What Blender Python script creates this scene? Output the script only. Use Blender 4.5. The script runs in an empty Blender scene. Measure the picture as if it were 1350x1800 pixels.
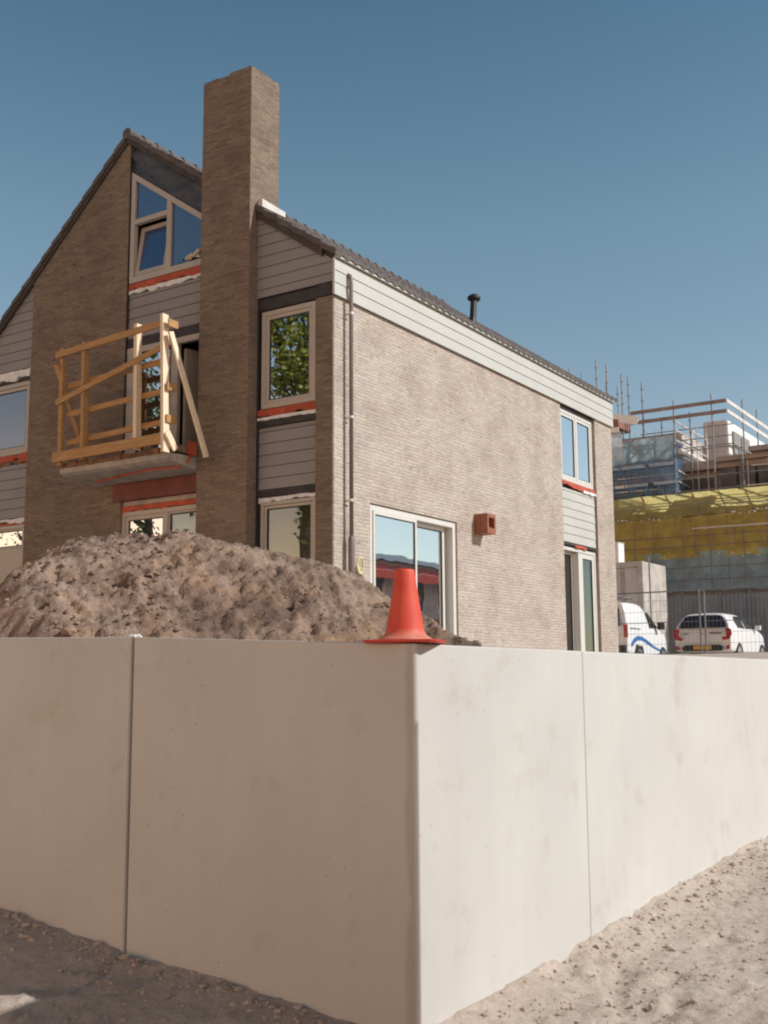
import bpy, bmesh, math, random
import numpy as np
from mathutils import Vector, Matrix
random.seed(7); np.random.seed(7)
scn = bpy.context.scene
COL = scn.collection
R = math.radians

# ------------------------------------------------------------------ camera, sky, sun, exposure
camd = bpy.data.cameras.new('camera'); cam = bpy.data.objects.new('camera', camd); COL.objects.link(cam)
scn.camera = cam
Rm = Matrix(((0.5477888263925277, -0.12007029283232859, -0.8279556307306908),
             (-0.8365955920835401, -0.08563595495977464, -0.5410862209708525),
             (-0.00593439010243692, 0.9890650170728343, -0.14736069698812432)))
cam.matrix_world = Matrix.Translation((0, 0, 1.6)) @ Rm.to_4x4()
camd.sensor_fit = 'VERTICAL'; camd.sensor_height = 24.0; camd.lens = 1980 / 1800 * 24.0
camd.clip_start = 0.05; camd.clip_end = 3000

SUN = Vector((0.34, -1.0, 0.74)).normalized()
elev = math.asin(SUN.z); azim = math.atan2(SUN.x, SUN.y)
world = bpy.data.worlds.new('World'); scn.world = world; world.use_nodes = True
wn = world.node_tree
sky = wn.nodes.new('ShaderNodeTexSky'); sky.sky_type = 'NISHITA'; sky.sun_disc = False
sky.sun_elevation = elev; sky.sun_rotation = azim; sky.altitude = 0; sky.air_density = 1.0
sky.dust_density = 0.4; sky.ozone_density = 1.2
bg = wn.nodes['Background']; bg.inputs['Strength'].default_value = 0.105
# the air: paler towards the horizon, with a warm band added low in the west to brighten the shade
wtc = wn.nodes.new('ShaderNodeTexCoord'); wsp = wn.nodes.new('ShaderNodeSeparateXYZ'); wn.links.new(wtc.outputs['Generated'], wsp.inputs[0])
wr = wn.nodes.new('ShaderNodeValToRGB'); wn.links.new(wsp.outputs[2], wr.inputs[0]); we = wr.color_ramp.elements
we.new(.3); we.new(.5)
for el, (p, c) in zip(we, [(.20, (1.30, 1.20, 1.04)), (.38, (1.16, 1.24, 1.03)), (.53, (.82, 1.03, .935)), (.80, (.30, .36, .36))]): el.position = p; el.color = (*c, 1)
wm = wn.nodes.new('ShaderNodeMix'); wm.data_type = 'RGBA'; wm.blend_type = 'MULTIPLY'; wm.inputs[0].default_value = 1; wm.clamp_result = False
wn.links.new(sky.outputs[0], wm.inputs[6]); wn.links.new(wr.outputs[0], wm.inputs[7])
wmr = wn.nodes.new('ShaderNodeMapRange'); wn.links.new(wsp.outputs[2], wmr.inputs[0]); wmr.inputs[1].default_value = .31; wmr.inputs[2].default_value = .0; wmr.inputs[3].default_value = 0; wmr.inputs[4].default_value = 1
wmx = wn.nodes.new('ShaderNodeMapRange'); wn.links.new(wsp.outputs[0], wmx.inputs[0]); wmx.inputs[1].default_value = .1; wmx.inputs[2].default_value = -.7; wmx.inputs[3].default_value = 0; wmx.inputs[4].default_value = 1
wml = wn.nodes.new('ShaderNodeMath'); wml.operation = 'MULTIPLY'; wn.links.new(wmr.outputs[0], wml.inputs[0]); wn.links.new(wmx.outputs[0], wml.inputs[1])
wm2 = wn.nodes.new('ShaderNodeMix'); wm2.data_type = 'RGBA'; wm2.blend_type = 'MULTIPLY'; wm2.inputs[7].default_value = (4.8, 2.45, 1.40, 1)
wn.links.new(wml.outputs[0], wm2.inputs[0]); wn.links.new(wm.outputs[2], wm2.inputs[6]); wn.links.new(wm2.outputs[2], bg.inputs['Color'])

sund = bpy.data.lights.new('sun', 'SUN'); sund.energy = 4.15; sund.angle = R(0.5); sund.color = (1.0, 0.975, 0.945)
sun = bpy.data.objects.new('sun', sund); COL.objects.link(sun)
sun.rotation_euler = SUN.to_track_quat('Z', 'Y').to_euler()

scn.view_settings.view_transform = 'Standard'; scn.view_settings.look = 'None'
scn.view_settings.exposure = 0.0; scn.view_settings.gamma = 1.0
scn.render.engine = 'CYCLES'; scn.cycles.max_bounces = 8; scn.cycles.filter_width = 2.1
scn.cycles.use_denoising = True

# ------------------------------------------------------------------ node material helpers
def newmat(name):
    m = bpy.data.materials.new(name); m.use_nodes = True
    nt = m.node_tree; return m, nt, nt.nodes['Principled BSDF']
def N(nt, t, **kw):
    n = nt.nodes.new(t)
    for k, v in kw.items():
        if k.startswith('i_'): n.inputs[k[2:].replace('_', ' ')].default_value = v
        else: setattr(n, k, v)
    return n
def noise(nt, scale, detail=4, rough=.55, stretch=None, dist=0):
    tc = N(nt, 'ShaderNodeTexCoord'); n = N(nt, 'ShaderNodeTexNoise')
    n.inputs['Scale'].default_value = scale; n.inputs['Detail'].default_value = detail
    n.inputs['Roughness'].default_value = rough; n.inputs['Distortion'].default_value = dist
    if stretch:
        mp = N(nt, 'ShaderNodeMapping'); mp.inputs['Scale'].default_value = stretch
        nt.links.new(tc.outputs['Object'], mp.inputs['Vector']); nt.links.new(mp.outputs[0], n.inputs['Vector'])
    else: nt.links.new(tc.outputs['Object'], n.inputs['Vector'])
    return n.outputs['Fac']
def ramp(nt, fac, stops):
    r = N(nt, 'ShaderNodeValToRGB'); nt.links.new(fac, r.inputs['Fac'])
    e = r.color_ramp.elements
    while len(e) < len(stops): e.new(0.5)
    for el, (p, c) in zip(e, stops): el.position = p; el.color = (*c, 1) if len(c) == 3 else c
    return r.outputs['Color']
def mixc(nt, a, b, fac=0.5, mode='MIX'):
    m = N(nt, 'ShaderNodeMix', data_type='RGBA', blend_type=mode)
    for s, v in ((m.inputs[0], fac), (m.inputs[6], a), (m.inputs[7], b)):
        if hasattr(v, 'links'): nt.links.new(v, s)
        elif isinstance(v, (int, float)): s.default_value = v
        else: s.default_value = (*v, 1)
    return m.outputs[2]
def bump(nt, b, h, strength, dist=0.02):
    n = N(nt, 'ShaderNodeBump'); n.inputs['Strength'].default_value = strength; n.inputs['Distance'].default_value = dist
    nt.links.new(h, n.inputs['Height']); nt.links.new(n.outputs[0], b.inputs['Normal'])
def simple(name, col, rough=0.6, var=0.12, scale=6, bmp=0.0, bscale=60, metal=0.0, stretch=None):
    m, nt, b = newmat(name)
    f = noise(nt, scale, 5, .6, stretch)
    lo = tuple(c * (1 - var) for c in col); hi = tuple(min(1, c * (1 + var)) for c in col)
    nt.links.new(ramp(nt, f, [(0.3, lo), (0.7, hi)]), b.inputs['Base Color'])
    b.inputs['Roughness'].default_value = rough; b.inputs['Metallic'].default_value = metal
    if bmp: bump(nt, b, noise(nt, bscale, 4), bmp, 0.01)
    return m

def brick_mat(name, base, dark, mortar):
    m, nt, b = newmat(name)
    tc = N(nt, 'ShaderNodeTexCoord'); geo = N(nt, 'ShaderNodeNewGeometry')
    sp = N(nt, 'ShaderNodeSeparateXYZ'); nt.links.new(tc.outputs['Object'], sp.inputs[0])
    sn = N(nt, 'ShaderNodeSeparateXYZ'); nt.links.new(geo.outputs['True Normal'], sn.inputs[0])
    ab = N(nt, 'ShaderNodeMath', operation='ABSOLUTE'); nt.links.new(sn.outputs[0], ab.inputs[0])
    gt = N(nt, 'ShaderNodeMath', operation='GREATER_THAN'); nt.links.new(ab.outputs[0], gt.inputs[0]); gt.inputs[1].default_value = .5
    mx = N(nt, 'ShaderNodeMix'); nt.links.new(gt.outputs[0], mx.inputs[0])
    nt.links.new(sp.outputs[0], mx.inputs[2]); nt.links.new(sp.outputs[1], mx.inputs[3])
    cb = N(nt, 'ShaderNodeCombineXYZ'); nt.links.new(mx.outputs[0], cb.inputs[0]); nt.links.new(sp.outputs[2], cb.inputs[1])
    # slightly irregular courses
    wob = N(nt, 'ShaderNodeTexNoise'); wob.inputs['Scale'].default_value = 9; nt.links.new(cb.outputs[0], wob.inputs['Vector'])
    vm = N(nt, 'ShaderNodeVectorMath', operation='MULTIPLY_ADD'); nt.links.new(wob.outputs['Color'], vm.inputs[0])
    vm.inputs[1].default_value = (0.05, 0.028, 0); nt.links.new(cb.outputs[0], vm.inputs[2])
    bt = N(nt, 'ShaderNodeTexBrick'); nt.links.new(vm.outputs[0], bt.inputs['Vector'])
    bt.inputs['Scale'].default_value = 1; bt.inputs['Brick Width'].default_value = .195; bt.inputs['Row Height'].default_value = .0500
    bt.inputs['Mortar Size'].default_value = .006; bt.inputs['Mortar Smooth'].default_value = .5; bt.inputs['Bias'].default_value = -.15
    bt.inputs['Color1'].default_value = (*base, 1); bt.inputs['Color2'].default_value = (*dark, 1); bt.inputs['Mortar'].default_value = (*mortar, 1)
    # streaky flecks stretched along the courses
    mp = N(nt, 'ShaderNodeMapping'); mp.inputs['Scale'].default_value = (7.5, 22, 1); nt.links.new(cb.outputs[0], mp.inputs['Vector'])
    fl = N(nt, 'ShaderNodeTexNoise'); fl.inputs['Scale'].default_value = 1.3; fl.inputs['Detail'].default_value = 5; fl.inputs['Roughness'].default_value = .7
    nt.links.new(mp.outputs[0], fl.inputs['Vector'])
    c1 = mixc(nt, bt.outputs['Color'], ramp(nt, fl.outputs['Fac'], [(.31, (.50, .45, .42)), (.41, (.90, .88, .87)), (.56, (1, 1, 1)), (.68, (1.17, 1.16, 1.14))]), 1.0, 'MULTIPLY')
    mp2 = N(nt, 'ShaderNodeMapping'); mp2.inputs['Scale'].default_value = (5.5, 30, 1); mp2.inputs['Location'].default_value = (3.1, 7.7, 0); nt.links.new(cb.outputs[0], mp2.inputs['Vector'])
    dsh = N(nt, 'ShaderNodeTexNoise'); dsh.inputs['Scale'].default_value = 1.0; dsh.inputs['Detail'].default_value = 2; nt.links.new(mp2.outputs[0], dsh.inputs['Vector'])
    c1 = mixc(nt, c1, ramp(nt, dsh.outputs['Fac'], [(.27, (.42, .36, .34)), (.33, (1, 1, 1)), (.70, (1, 1, 1)), (.77, (1.22, 1.22, 1.2))]), 1.0, 'MULTIPLY')
    big = N(nt, 'ShaderNodeTexNoise'); big.inputs['Scale'].default_value = 1.6; big.inputs['Detail'].default_value = 5; nt.links.new(cb.outputs[0], big.inputs['Vector'])
    c2 = mixc(nt, c1, ramp(nt, big.outputs['Fac'], [(.32, (.86, .83, .82)), (.5, (1, .99, .98)), (.68, (1.08, 1.08, 1.08))]), 1.0, 'MULTIPLY')
    nt.links.new(c2, b.inputs['Base Color']); b.inputs['Roughness'].default_value = .92
    ad = N(nt, 'ShaderNodeMath', operation='MULTIPLY_ADD'); nt.links.new(bt.outputs['Fac'], ad.inputs[0]); ad.inputs[1].default_value = -1.0
    nt.links.new(fl.outputs['Fac'], ad.inputs[2])
    bump(nt, b, ad.outputs[0], .8, .016)
    return m

def glass_mat(name, refl, tintc=(0.02, 0.025, 0.03), trans=0.5, body=(.03, .04, .05)):
    """coated pane: part mirror, part see-through, part dark body colour"""
    m, nt, b = newmat(name); nt.nodes.remove(b)
    out = [n for n in nt.nodes if n.type == 'OUTPUT_MATERIAL'][0]
    gl = N(nt, 'ShaderNodeBsdfGlossy'); gl.inputs['Roughness'].default_value = .012; gl.inputs['Color'].default_value = (.93, .97, 1, 1)
    w = N(nt, 'ShaderNodeTexNoise'); w.inputs['Scale'].default_value = 1.3
    tc = N(nt, 'ShaderNodeTexCoord'); nt.links.new(tc.outputs['Object'], w.inputs['Vector'])
    bn = N(nt, 'ShaderNodeBump'); bn.inputs['Strength'].default_value = .035; bn.inputs['Distance'].default_value = .05
    nt.links.new(w.outputs['Fac'], bn.inputs['Height']); nt.links.new(bn.outputs[0], gl.inputs['Normal'])
    tr = N(nt, 'ShaderNodeBsdfTransparent'); tr.inputs['Color'].default_value = (.80, .84, .82, 1)
    di = N(nt, 'ShaderNodeBsdfDiffuse'); di.inputs['Color'].default_value = (*body, 1)
    m1 = N(nt, 'ShaderNodeMixShader'); m1.inputs[0].default_value = trans; nt.links.new(di.outputs[0], m1.inputs[1]); nt.links.new(tr.outputs[0], m1.inputs[2])
    fr = N(nt, 'ShaderNodeFresnel'); fr.inputs['IOR'].default_value = 1.5
    ma = N(nt, 'ShaderNodeMath', operation='MULTIPLY_ADD', use_clamp=True); nt.links.new(fr.outputs[0], ma.inputs[0]); ma.inputs[1].default_value = .8; ma.inputs[2].default_value = refl
    m2 = N(nt, 'ShaderNodeMixShader'); nt.links.new(ma.outputs[0], m2.inputs[0]); nt.links.new(m1.outputs[0], m2.inputs[1]); nt.links.new(gl.outputs[0], m2.inputs[2])
    nt.links.new(m2.outputs[0], out.inputs['Surface'])
    return m

def net_mat(name, col, dens, transl=.6, scale=1.0):
    m, nt, b = newmat(name); nt.nodes.remove(b)
    out = [n for n in nt.nodes if n.type == 'OUTPUT_MATERIAL'][0]
    f = noise(nt, 1.1 * scale, 5, .65, (1, 1, 2.2)); c = ramp(nt, f, [(.3, tuple(x * .82 for x in col)), (.68, tuple(min(1, x * 1.1) for x in col))])
    di = N(nt, 'ShaderNodeBsdfDiffuse'); nt.links.new(c, di.inputs['Color'])
    tl = N(nt, 'ShaderNodeBsdfTranslucent'); nt.links.new(c, tl.inputs['Color'])
    m1 = N(nt, 'ShaderNodeMixShader'); m1.inputs[0].default_value = transl; nt.links.new(di.outputs[0], m1.inputs[1]); nt.links.new(tl.outputs[0], m1.inputs[2])
    tr = N(nt, 'ShaderNodeBsdfTransparent')
    f2 = noise(nt, 2.3 * scale, 4, .6)
    mr = N(nt, 'ShaderNodeMapRange'); nt.links.new(f2, mr.inputs[0]); mr.inputs[1].default_value = .3; mr.inputs[2].default_value = .7
    mr.inputs[3].default_value = max(0, dens - .18); mr.inputs[4].default_value = min(1, dens + .18)
    m2 = N(nt, 'ShaderNodeMixShader'); nt.links.new(mr.outputs[0], m2.inputs[0]); nt.links.new(tr.outputs[0], m2.inputs[1]); nt.links.new(m1.outputs[0], m2.inputs[2])
    nt.links.new(m2.outputs[0], out.inputs['Surface'])
    return m

M = {}
M['brick'] = brick_mat('beige_brick', (.50, .435, .376), (.415, .35, .30), (.49, .435, .385))
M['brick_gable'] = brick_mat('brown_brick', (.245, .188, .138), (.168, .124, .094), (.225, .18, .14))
M['clad'] = simple('painted_cladding', (.475, .468, .435), .55, .04, 2)
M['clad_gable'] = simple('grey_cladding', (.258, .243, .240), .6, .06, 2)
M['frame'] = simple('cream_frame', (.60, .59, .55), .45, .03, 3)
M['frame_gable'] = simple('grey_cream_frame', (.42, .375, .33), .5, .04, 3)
M['rubber'] = simple('black_gasket', (.03, .03, .032), .6)
M['darkgap'] = simple('dark_membrane', (.035, .033, .035), .7, .5, 4, .4, 14)
M['red'] = simple('red_sealing_tape', (.42, .075, .035), .7, .25, 5)
M['redbeam'] = simple('oxide_red_beam', (.15, .045, .035), .75, .3, 3)
M['whitefoil'] = simple('white_foil', (.72, .71, .70), .6, .15, 9, .6, 30)
M['foam'] = simple('beige_mounting_foam', (.62, .55, .40), .8, .2, 20, .8, 60)
M['tile'] = simple('roof_tile', (.100, .082, .076), .75, .3, 5, .3, 40)
M['verge'] = simple('dark_verge_board', (.055, .042, .040), .7, .3, 5)
M['lead'] = simple('lead_flashing', (.55, .53, .50), .5, .15, 7, .3, 20)
M['pipe'] = simple('brown_zinc_pipe', (.17, .125, .12), .45, .15, 4)
M['clip'] = simple('galvanised_clip', (.6, .6, .58), .35, .1, 9, metal=.6)
M['vent'] = simple('rust_red_vent', (.27, .095, .055), .6, .2, 12)
M['black'] = simple('black_plastic', (.02, .02, .024), .45)
M['glass_gable'] = glass_mat('glass_upper', .15, trans=.15, body=(.018, .042, .15))
M['glass_side'] = glass_mat('glass_side', .72, trans=.3, body=(.05, .06, .07))
M['glass_dark'] = glass_mat('glass_dark', .06, trans=.80, body=(.02, .02, .02))
M['glass_green'] = glass_mat('glass_mirror', .60, trans=.3, body=(.01, .012, .01))
M['plaster'] = simple('cream_plaster', (.66, .60, .47), .8, .05, 2)
M['slab'] = simple('raw_concrete_slab', (.36, .31, .27), .85, .25, 5, .5, 25)
M['hut'] = simple('weathered_concrete', (.46, .42, .38), .9, .22, 2.2, .3, 20)
M['white'] = simple('car_paint_white', (.80, .80, .80), .25, .01, 2)
M['steel'] = simple('galvanised_steel', (.21, .22, .235), .5, .25, 6, metal=.2)
M['tyre'] = simple('tyre', (.02, .02, .02), .85)
M['rim'] = simple('alloy', (.5, .5, .52), .35, metal=.7)
M['taillight'] = simple('tail_light', (.38, .02, .03), .2)
M['plate'] = simple('number_plate', (.65, .36, .05), .5)
M['blueswoosh'] = simple('blue_graphic', (.05, .16, .38), .3, .25, 3)
M['carglass'] = glass_mat('car_glass', .14, trans=.25, body=(.03, .025, .025))
M['yellownet'] = net_mat('yellow_netting', (1.0, .74, .22), .76, .65); M['catchnet'] = net_mat('yellow_catch_netting', (1.0, .82, .34), .93, .75)
M['bluenet'] = net_mat('blue_netting', (.20, .40, .66), .42, .55); M['bluesheet'] = net_mat('light_blue_sheet', (.42, .58, .66), .72, .6)
M['greynet'] = net_mat('grey_green_netting', (.50, .70, .80), .66, .5)
M['sheet'] = net_mat('milky_sheeting', (.70, .76, .78), .80, .5)
M['bwall'] = simple('pale_render', (.50, .47, .46), .85, .12, 1.5)
M['bwhite'] = simple('white_insulation', (.74, .73, .70), .8, .08, 2)
M['bbrown'] = simple('brown_floor_edge', (.30, .25, .24), .85, .3, 2)
M['bdark'] = simple('dark_interior', (.10, .095, .105), .9, .5, 1.2)
M['grey'] = simple('grey_sheet', (.24, .27, .295), .8, .2, 2)
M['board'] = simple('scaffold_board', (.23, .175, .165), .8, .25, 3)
M['boardlit'] = simple('sunlit_board', (.62, .58, .54), .75, .2, 3)  # lit version of the scaffold board: sunshine is put into the colour
M['awning'] = simple('red_awning', (1.0, .17, .13), .8, .1, 2)
M['leaf'] = simple('leaf_yellow_green', (.17, .17, .015), .55, .75, 1.6)
M['leafdark'] = simple('leaf_green', (.05, .085, .02), .55, .5, 2)
M['bark'] = simple('bark', (.10, .07, .05), .9, .3, 8, .5, 20)

# timber
m, nt, b = newmat('fresh_timber')
f = noise(nt, 3, 5, .6, (6, 1.2, 14), .6)
nt.links.new(ramp(nt, f, [(.25, (.30, .15, .055)), (.55, (.42, .23, .085)), (.8, (.50, .31, .14))]), b.inputs['Base Color'])
b.inputs['Roughness'].default_value = .6; bump(nt, b, f, .15, .005); M['timber'] = m
M['sunlitwood'] = simple('sunlit_timber', (.74, .60, .43), .6, .10, 5, .1, 30, stretch=(6, 6, 1))  # paler timber for the sunlit posts and brace, sunlight painted into its tone
M['timberdirty'] = simple('dirty_timber', (.17, .095, .055), .85, .5, 6, .6, 30)

# cone plastic, faded where the sun-bleached and dusty foot is
m, nt, b = newmat('cone_plastic')
tc = N(nt, 'ShaderNodeTexCoord'); sp = N(nt, 'ShaderNodeSeparateXYZ'); nt.links.new(tc.outputs['Object'], sp.inputs[0])
f = noise(nt, 9, 5, .6); f2 = noise(nt, 40, 3)
c = ramp(nt, f, [(.3, (.57, .042, .018)), (.7, (.68, .075, .032))])
dm = N(nt, 'ShaderNodeMapRange'); nt.links.new(sp.outputs[2], dm.inputs[0]); dm.inputs[1].default_value = .075; dm.inputs[2].default_value = .03; dm.inputs[3].default_value = .06; dm.inputs[4].default_value = 1.15
dd = N(nt, 'ShaderNodeMath', operation='MULTIPLY'); nt.links.new(dm.outputs[0], dd.inputs[0]); nt.links.new(f, dd.inputs[1])
nt.links.new(mixc(nt, c, (.55, .36, .26), dd.outputs[0]), b.inputs['Base Color'])
b.inputs['Roughness'].default_value = .62; bump(nt, b, f2, .08, .004); M['cone'] = m
M['conebase'] = simple('cone_foot', (.50, .035, .02), .5, .15, 10)

# precast concrete
m, nt, b = newmat('precast_concrete')
f = noise(nt, 1.1, 6, .55); fs = noise(nt, 1.0, 4, .5, (9, 9, .55)); fp = noise(nt, 60, 2, .5); fb = noise(nt, 3.2, 5, .65)
c = ramp(nt, f, [(.28, (.498, .476, .446)), (.72, (.555, .534, .498))])
c = mixc(nt, c, ramp(nt, fs, [(.3, (.95, .94, .93)), (.62, (1.02, 1.02, 1.02))]), .35, 'MULTIPLY')
c = mixc(nt, c, ramp(nt, fb, [(.28, (.88, .84, .78)), (.42, (1, 1, 1))]), .8, 'MULTIPLY')
c = mixc(nt, c, ramp(nt, fp, [(.2, (.9, .9, .9)), (.4, (1, 1, 1))]), .35, 'MULTIPLY')
vo = N(nt, 'ShaderNodeTexVoronoi'); vo.inputs['Scale'].default_value = 9; tcv = N(nt, 'ShaderNodeTexCoord'); nt.links.new(tcv.outputs['Object'], vo.inputs['Vector'])
c = mixc(nt, c, ramp(nt, vo.outputs['Distance'], [(.035, (.45, .42, .4)), (.06, (1, 1, 1))]), .8, 'MULTIPLY')
# darker band down the arris of the corner element
tcc = N(nt, 'ShaderNodeTexCoord'); spc = N(nt, 'ShaderNodeSeparateXYZ'); nt.links.new(tcc.outputs['Object'], spc.inputs[0])
wv = N(nt, 'ShaderNodeMath', operation='MULTIPLY_ADD'); nt.links.new(noise(nt, 2.5, 4, .6, (1, .3, 1)), wv.inputs[0]); wv.inputs[1].default_value = .10; nt.links.new(spc.outputs[1], wv.inputs[2])
st1 = N(nt, 'ShaderNodeMapRange'); nt.links.new(wv.outputs[0], st1.inputs[0]); st1.inputs[1].default_value = 2.919+.10; st1.inputs[2].default_value = 2.919+.125; st1.inputs[3].default_value = 1; st1.inputs[4].default_value = 0
st2 = N(nt, 'ShaderNodeMath', operation='LESS_THAN'); nt.links.new(spc.outputs[0], st2.inputs[0]); st2.inputs[1].default_value = 4.7445
st3 = N(nt, 'ShaderNodeMath', operation='MULTIPLY'); nt.links.new(st1.outputs[0], st3.inputs[0]); nt.links.new(st2.outputs[0], st3.inputs[1])
st4 = N(nt, 'ShaderNodeMath', operation='MULTIPLY'); nt.links.new(st3.outputs[0], st4.inputs[0]); st4.inputs[1].default_value = .55
c = mixc(nt, c, mixc(nt, c, (.70, .64, .60), 1.0, 'MULTIPLY'), st4.outputs[0])
nt.links.new(c, b.inputs['Base Color']); b.inputs['Roughness'].default_value = .8
bump(nt, b, fp, .10, .003); M['concrete'] = m

# sandy ground
m, nt, b = newmat('sandy_ground')
f = noise(nt, .8, 6, .6); f2 = noise(nt, 14, 6, .7); f3 = noise(nt, 75, 3, .6)
c = ramp(nt, f, [(.3, (.47, .385, .318)), (.7, (.55, .468, .396))])
c = mixc(nt, c, ramp(nt, f2, [(.3, (.72, .68, .65)), (.55, (1.02, 1, .99))]), .85, 'MULTIPLY')
c = mixc(nt, c, ramp(nt, f3, [(.3, (.75, .72, .7)), (.6, (1.03, 1.03, 1.03))]), .6, 'MULTIPLY')
nt.links.new(c, b.inputs['Base Color']); b.inputs['Roughness'].default_value = .97
bump(nt, b, f2, .7, .03); M['ground'] = m

# spoil heap soil
m, nt, b = newmat('heap_soil')
f = noise(nt, .9, 5, .6, None, .5); f1 = noise(nt, 1.7, 4, .6, (1, 1, .6), .8); f2 = noise(nt, 9, 6, .7); f3 = noise(nt, 45, 3, .65)
c = ramp(nt, f, [(.3, (.165, .106, .079)), (.45, (.25, .168, .124)), (.58, (.31, .218, .165)), (.74, (.40, .31, .25))])
c = mixc(nt, c, (.40, .245, .13), ramp(nt, f1, [(.54, (0, 0, 0)), (.68, (.6, .6, .6))]))
f4 = noise(nt, 3.0, 6, .7, (1, 1, .45), .9)
c = mixc(nt, c, ramp(nt, f4, [(.36, (.48, .42, .39)), (.47, (.95, .95, .95)), (.60, (1.12, 1.13, 1.15))]), .85, 'MULTIPLY')
c = mixc(nt, c, ramp(nt, f2, [(.3, (.55, .50, .47)), (.55, (1.05, 1.03, 1.0))]), .8, 'MULTIPLY')
c = mixc(nt, c, ramp(nt, f3, [(.3, (.7, .67, .65)), (.6, (1.05, 1.05, 1.05))]), .7, 'MULTIPLY')
nt.links.new(c, b.inputs['Base Color']); b.inputs['Roughness'].default_value = .97
bump(nt, b, f2, .9, .04); M['soil'] = m

# ------------------------------------------------------------------ mesh helpers
class MB:
    def __init__(s): s.v = []; s.f = []
    def add(s, vs, fs):
        o = len(s.v); s.v += [tuple(v) for v in vs]; s.f += [tuple(i + o for i in f) for f in fs]; return s
    def box(s, x0, x1, y0, y1, z0, z1):
        x0, x1 = sorted((x0, x1)); y0, y1 = sorted((y0, y1)); z0, z1 = sorted((z0, z1))
        return s.add([(x0,y0,z0),(x1,y0,z0),(x1,y1,z0),(x0,y1,z0),(x0,y0,z1),(x1,y0,z1),(x1,y1,z1),(x0,y1,z1)],
                     [(0,3,2,1),(4,5,6,7),(0,1,5,4),(1,2,6,5),(2,3,7,6),(3,0,4,7)])
    def beam(s, p, q, w, h, up=(0,0,1)):
        p = Vector(p); q = Vector(q); d = (q-p).normalized(); u = Vector(up)
        if abs(d.dot(u)) > .98: u = Vector((1,0,0))
        a = d.cross(u).normalized()*w/2; c = a.cross(d).normalized()*h/2
        vs = [p-a-c,p+a-c,p+a+c,p-a+c,q-a-c,q+a-c,q+a+c,q-a+c]
        return s.add(vs, [(0,3,2,1),(4,5,6,7),(0,1,5,4),(1,2,6,5),(2,3,7,6),(3,0,4,7)])
    def tube(s, pts, r, n=8, cap=True):
        pts = [Vector(p) for p in pts]; rs = r if isinstance(r, (list, tuple)) else [r]*len(pts)
        vs = []; prev = None
        for i, p in enumerate(pts):
            d = (pts[min(i+1,len(pts)-1)]-pts[max(i-1,0)]).normalized()
            if prev is None:
                u = Vector((0,0,1)) if abs(d.z) < .9 else Vector((1,0,0)); a = d.cross(u).normalized()
            else: a = (prev-d*prev.dot(d)).normalized()
            prev = a; c = d.cross(a)
            for k in range(n):
                t = 2*math.pi*k/n; vs.append(p+(a*math.cos(t)+c*math.sin(t))*rs[i])
        fs = []
        for i in range(len(pts)-1):
            for k in range(n):
                k2 = (k+1)%n; fs.append((i*n+k, i*n+k2, (i+1)*n+k2, (i+1)*n+k))
        if cap: fs += [tuple(range(n-1,-1,-1)), tuple((len(pts)-1)*n+k for k in range(n))]
        return s.add(vs, fs)
    def lathe(s, prof, n=32, c=(0,0,0)):
        vs = []
        for r, z in prof:
            for k in range(n):
                t = 2*math.pi*k/n; vs.append((c[0]+r*math.cos(t), c[1]+r*math.sin(t), c[2]+z))
        fs = [(i*n+k, i*n+(k+1)%n, (i+1)*n+(k+1)%n, (i+1)*n+k) for i in range(len(prof)-1) for k in range(n)]
        return s.add(vs, fs)
    def prism(s, poly, axis, a, b):
        """poly: list of 2D points, extruded along axis ('x': poly=(y,z); 'y': poly=(x,z); 'z': poly=(x,y))"""
        n = len(poly)
        def P(p, t): return {'x': (t,p[0],p[1]), 'y': (p[0],t,p[1]), 'z': (p[0],p[1],t)}[axis]
        vs = [P(p,a) for p in poly]+[P(p,b) for p in poly]
        fs = [tuple(range(n)), tuple(range(2*n-1,n-1,-1))]+[(i, n+i, n+(i+1)%n, (i+1)%n) for i in range(n)]
        return s.add(vs, fs)
    def build(s, name, mat, parent=None, smooth=False, bevel=0, **tags):
        me = bpy.data.meshes.new(name); me.from_pydata(s.v, [], s.f)
        bm = bmesh.new(); bm.from_mesh(me); bmesh.ops.recalc_face_normals(bm, faces=bm.faces); bm.to_mesh(me); bm.free()
        o = bpy.data.objects.new(name, me); COL.objects.link(o); me.materials.append(mat)
        if smooth:
            for p in me.polygons: p.use_smooth = True
        if bevel:
            bv = o.modifiers.new('bevel', 'BEVEL'); bv.width = bevel; bv.segments = 2; bv.limit_method = 'ANGLE'; bv.angle_limit = R(40)
        if parent is not None:
            o.parent = parent
            if parent.type == 'EMPTY': o.matrix_parent_inverse = Matrix.Translation(parent.location).inverted()
        for k, v in tags.items(): o[k] = v
        return o
def tag(o, label=None, cat=None, group=None, kind=None):
    if label: o['label'] = label
    if cat: o['category'] = cat
    if group: o['group'] = group
    if kind: o['kind'] = kind
    return o
def empty(name, loc, label=None, cat=None, group=None):
    o = bpy.data.objects.new(name, None); COL.objects.link(o); o.location = loc; o.empty_display_size = .2
    return tag(o, label, cat, group)
def copy_tree(o, parent=None):
    c = o.copy(); COL.objects.link(c)
    if parent is not None: c.parent = parent
    for ch in list(o.children): copy_tree(ch, c)
    return c

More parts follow.
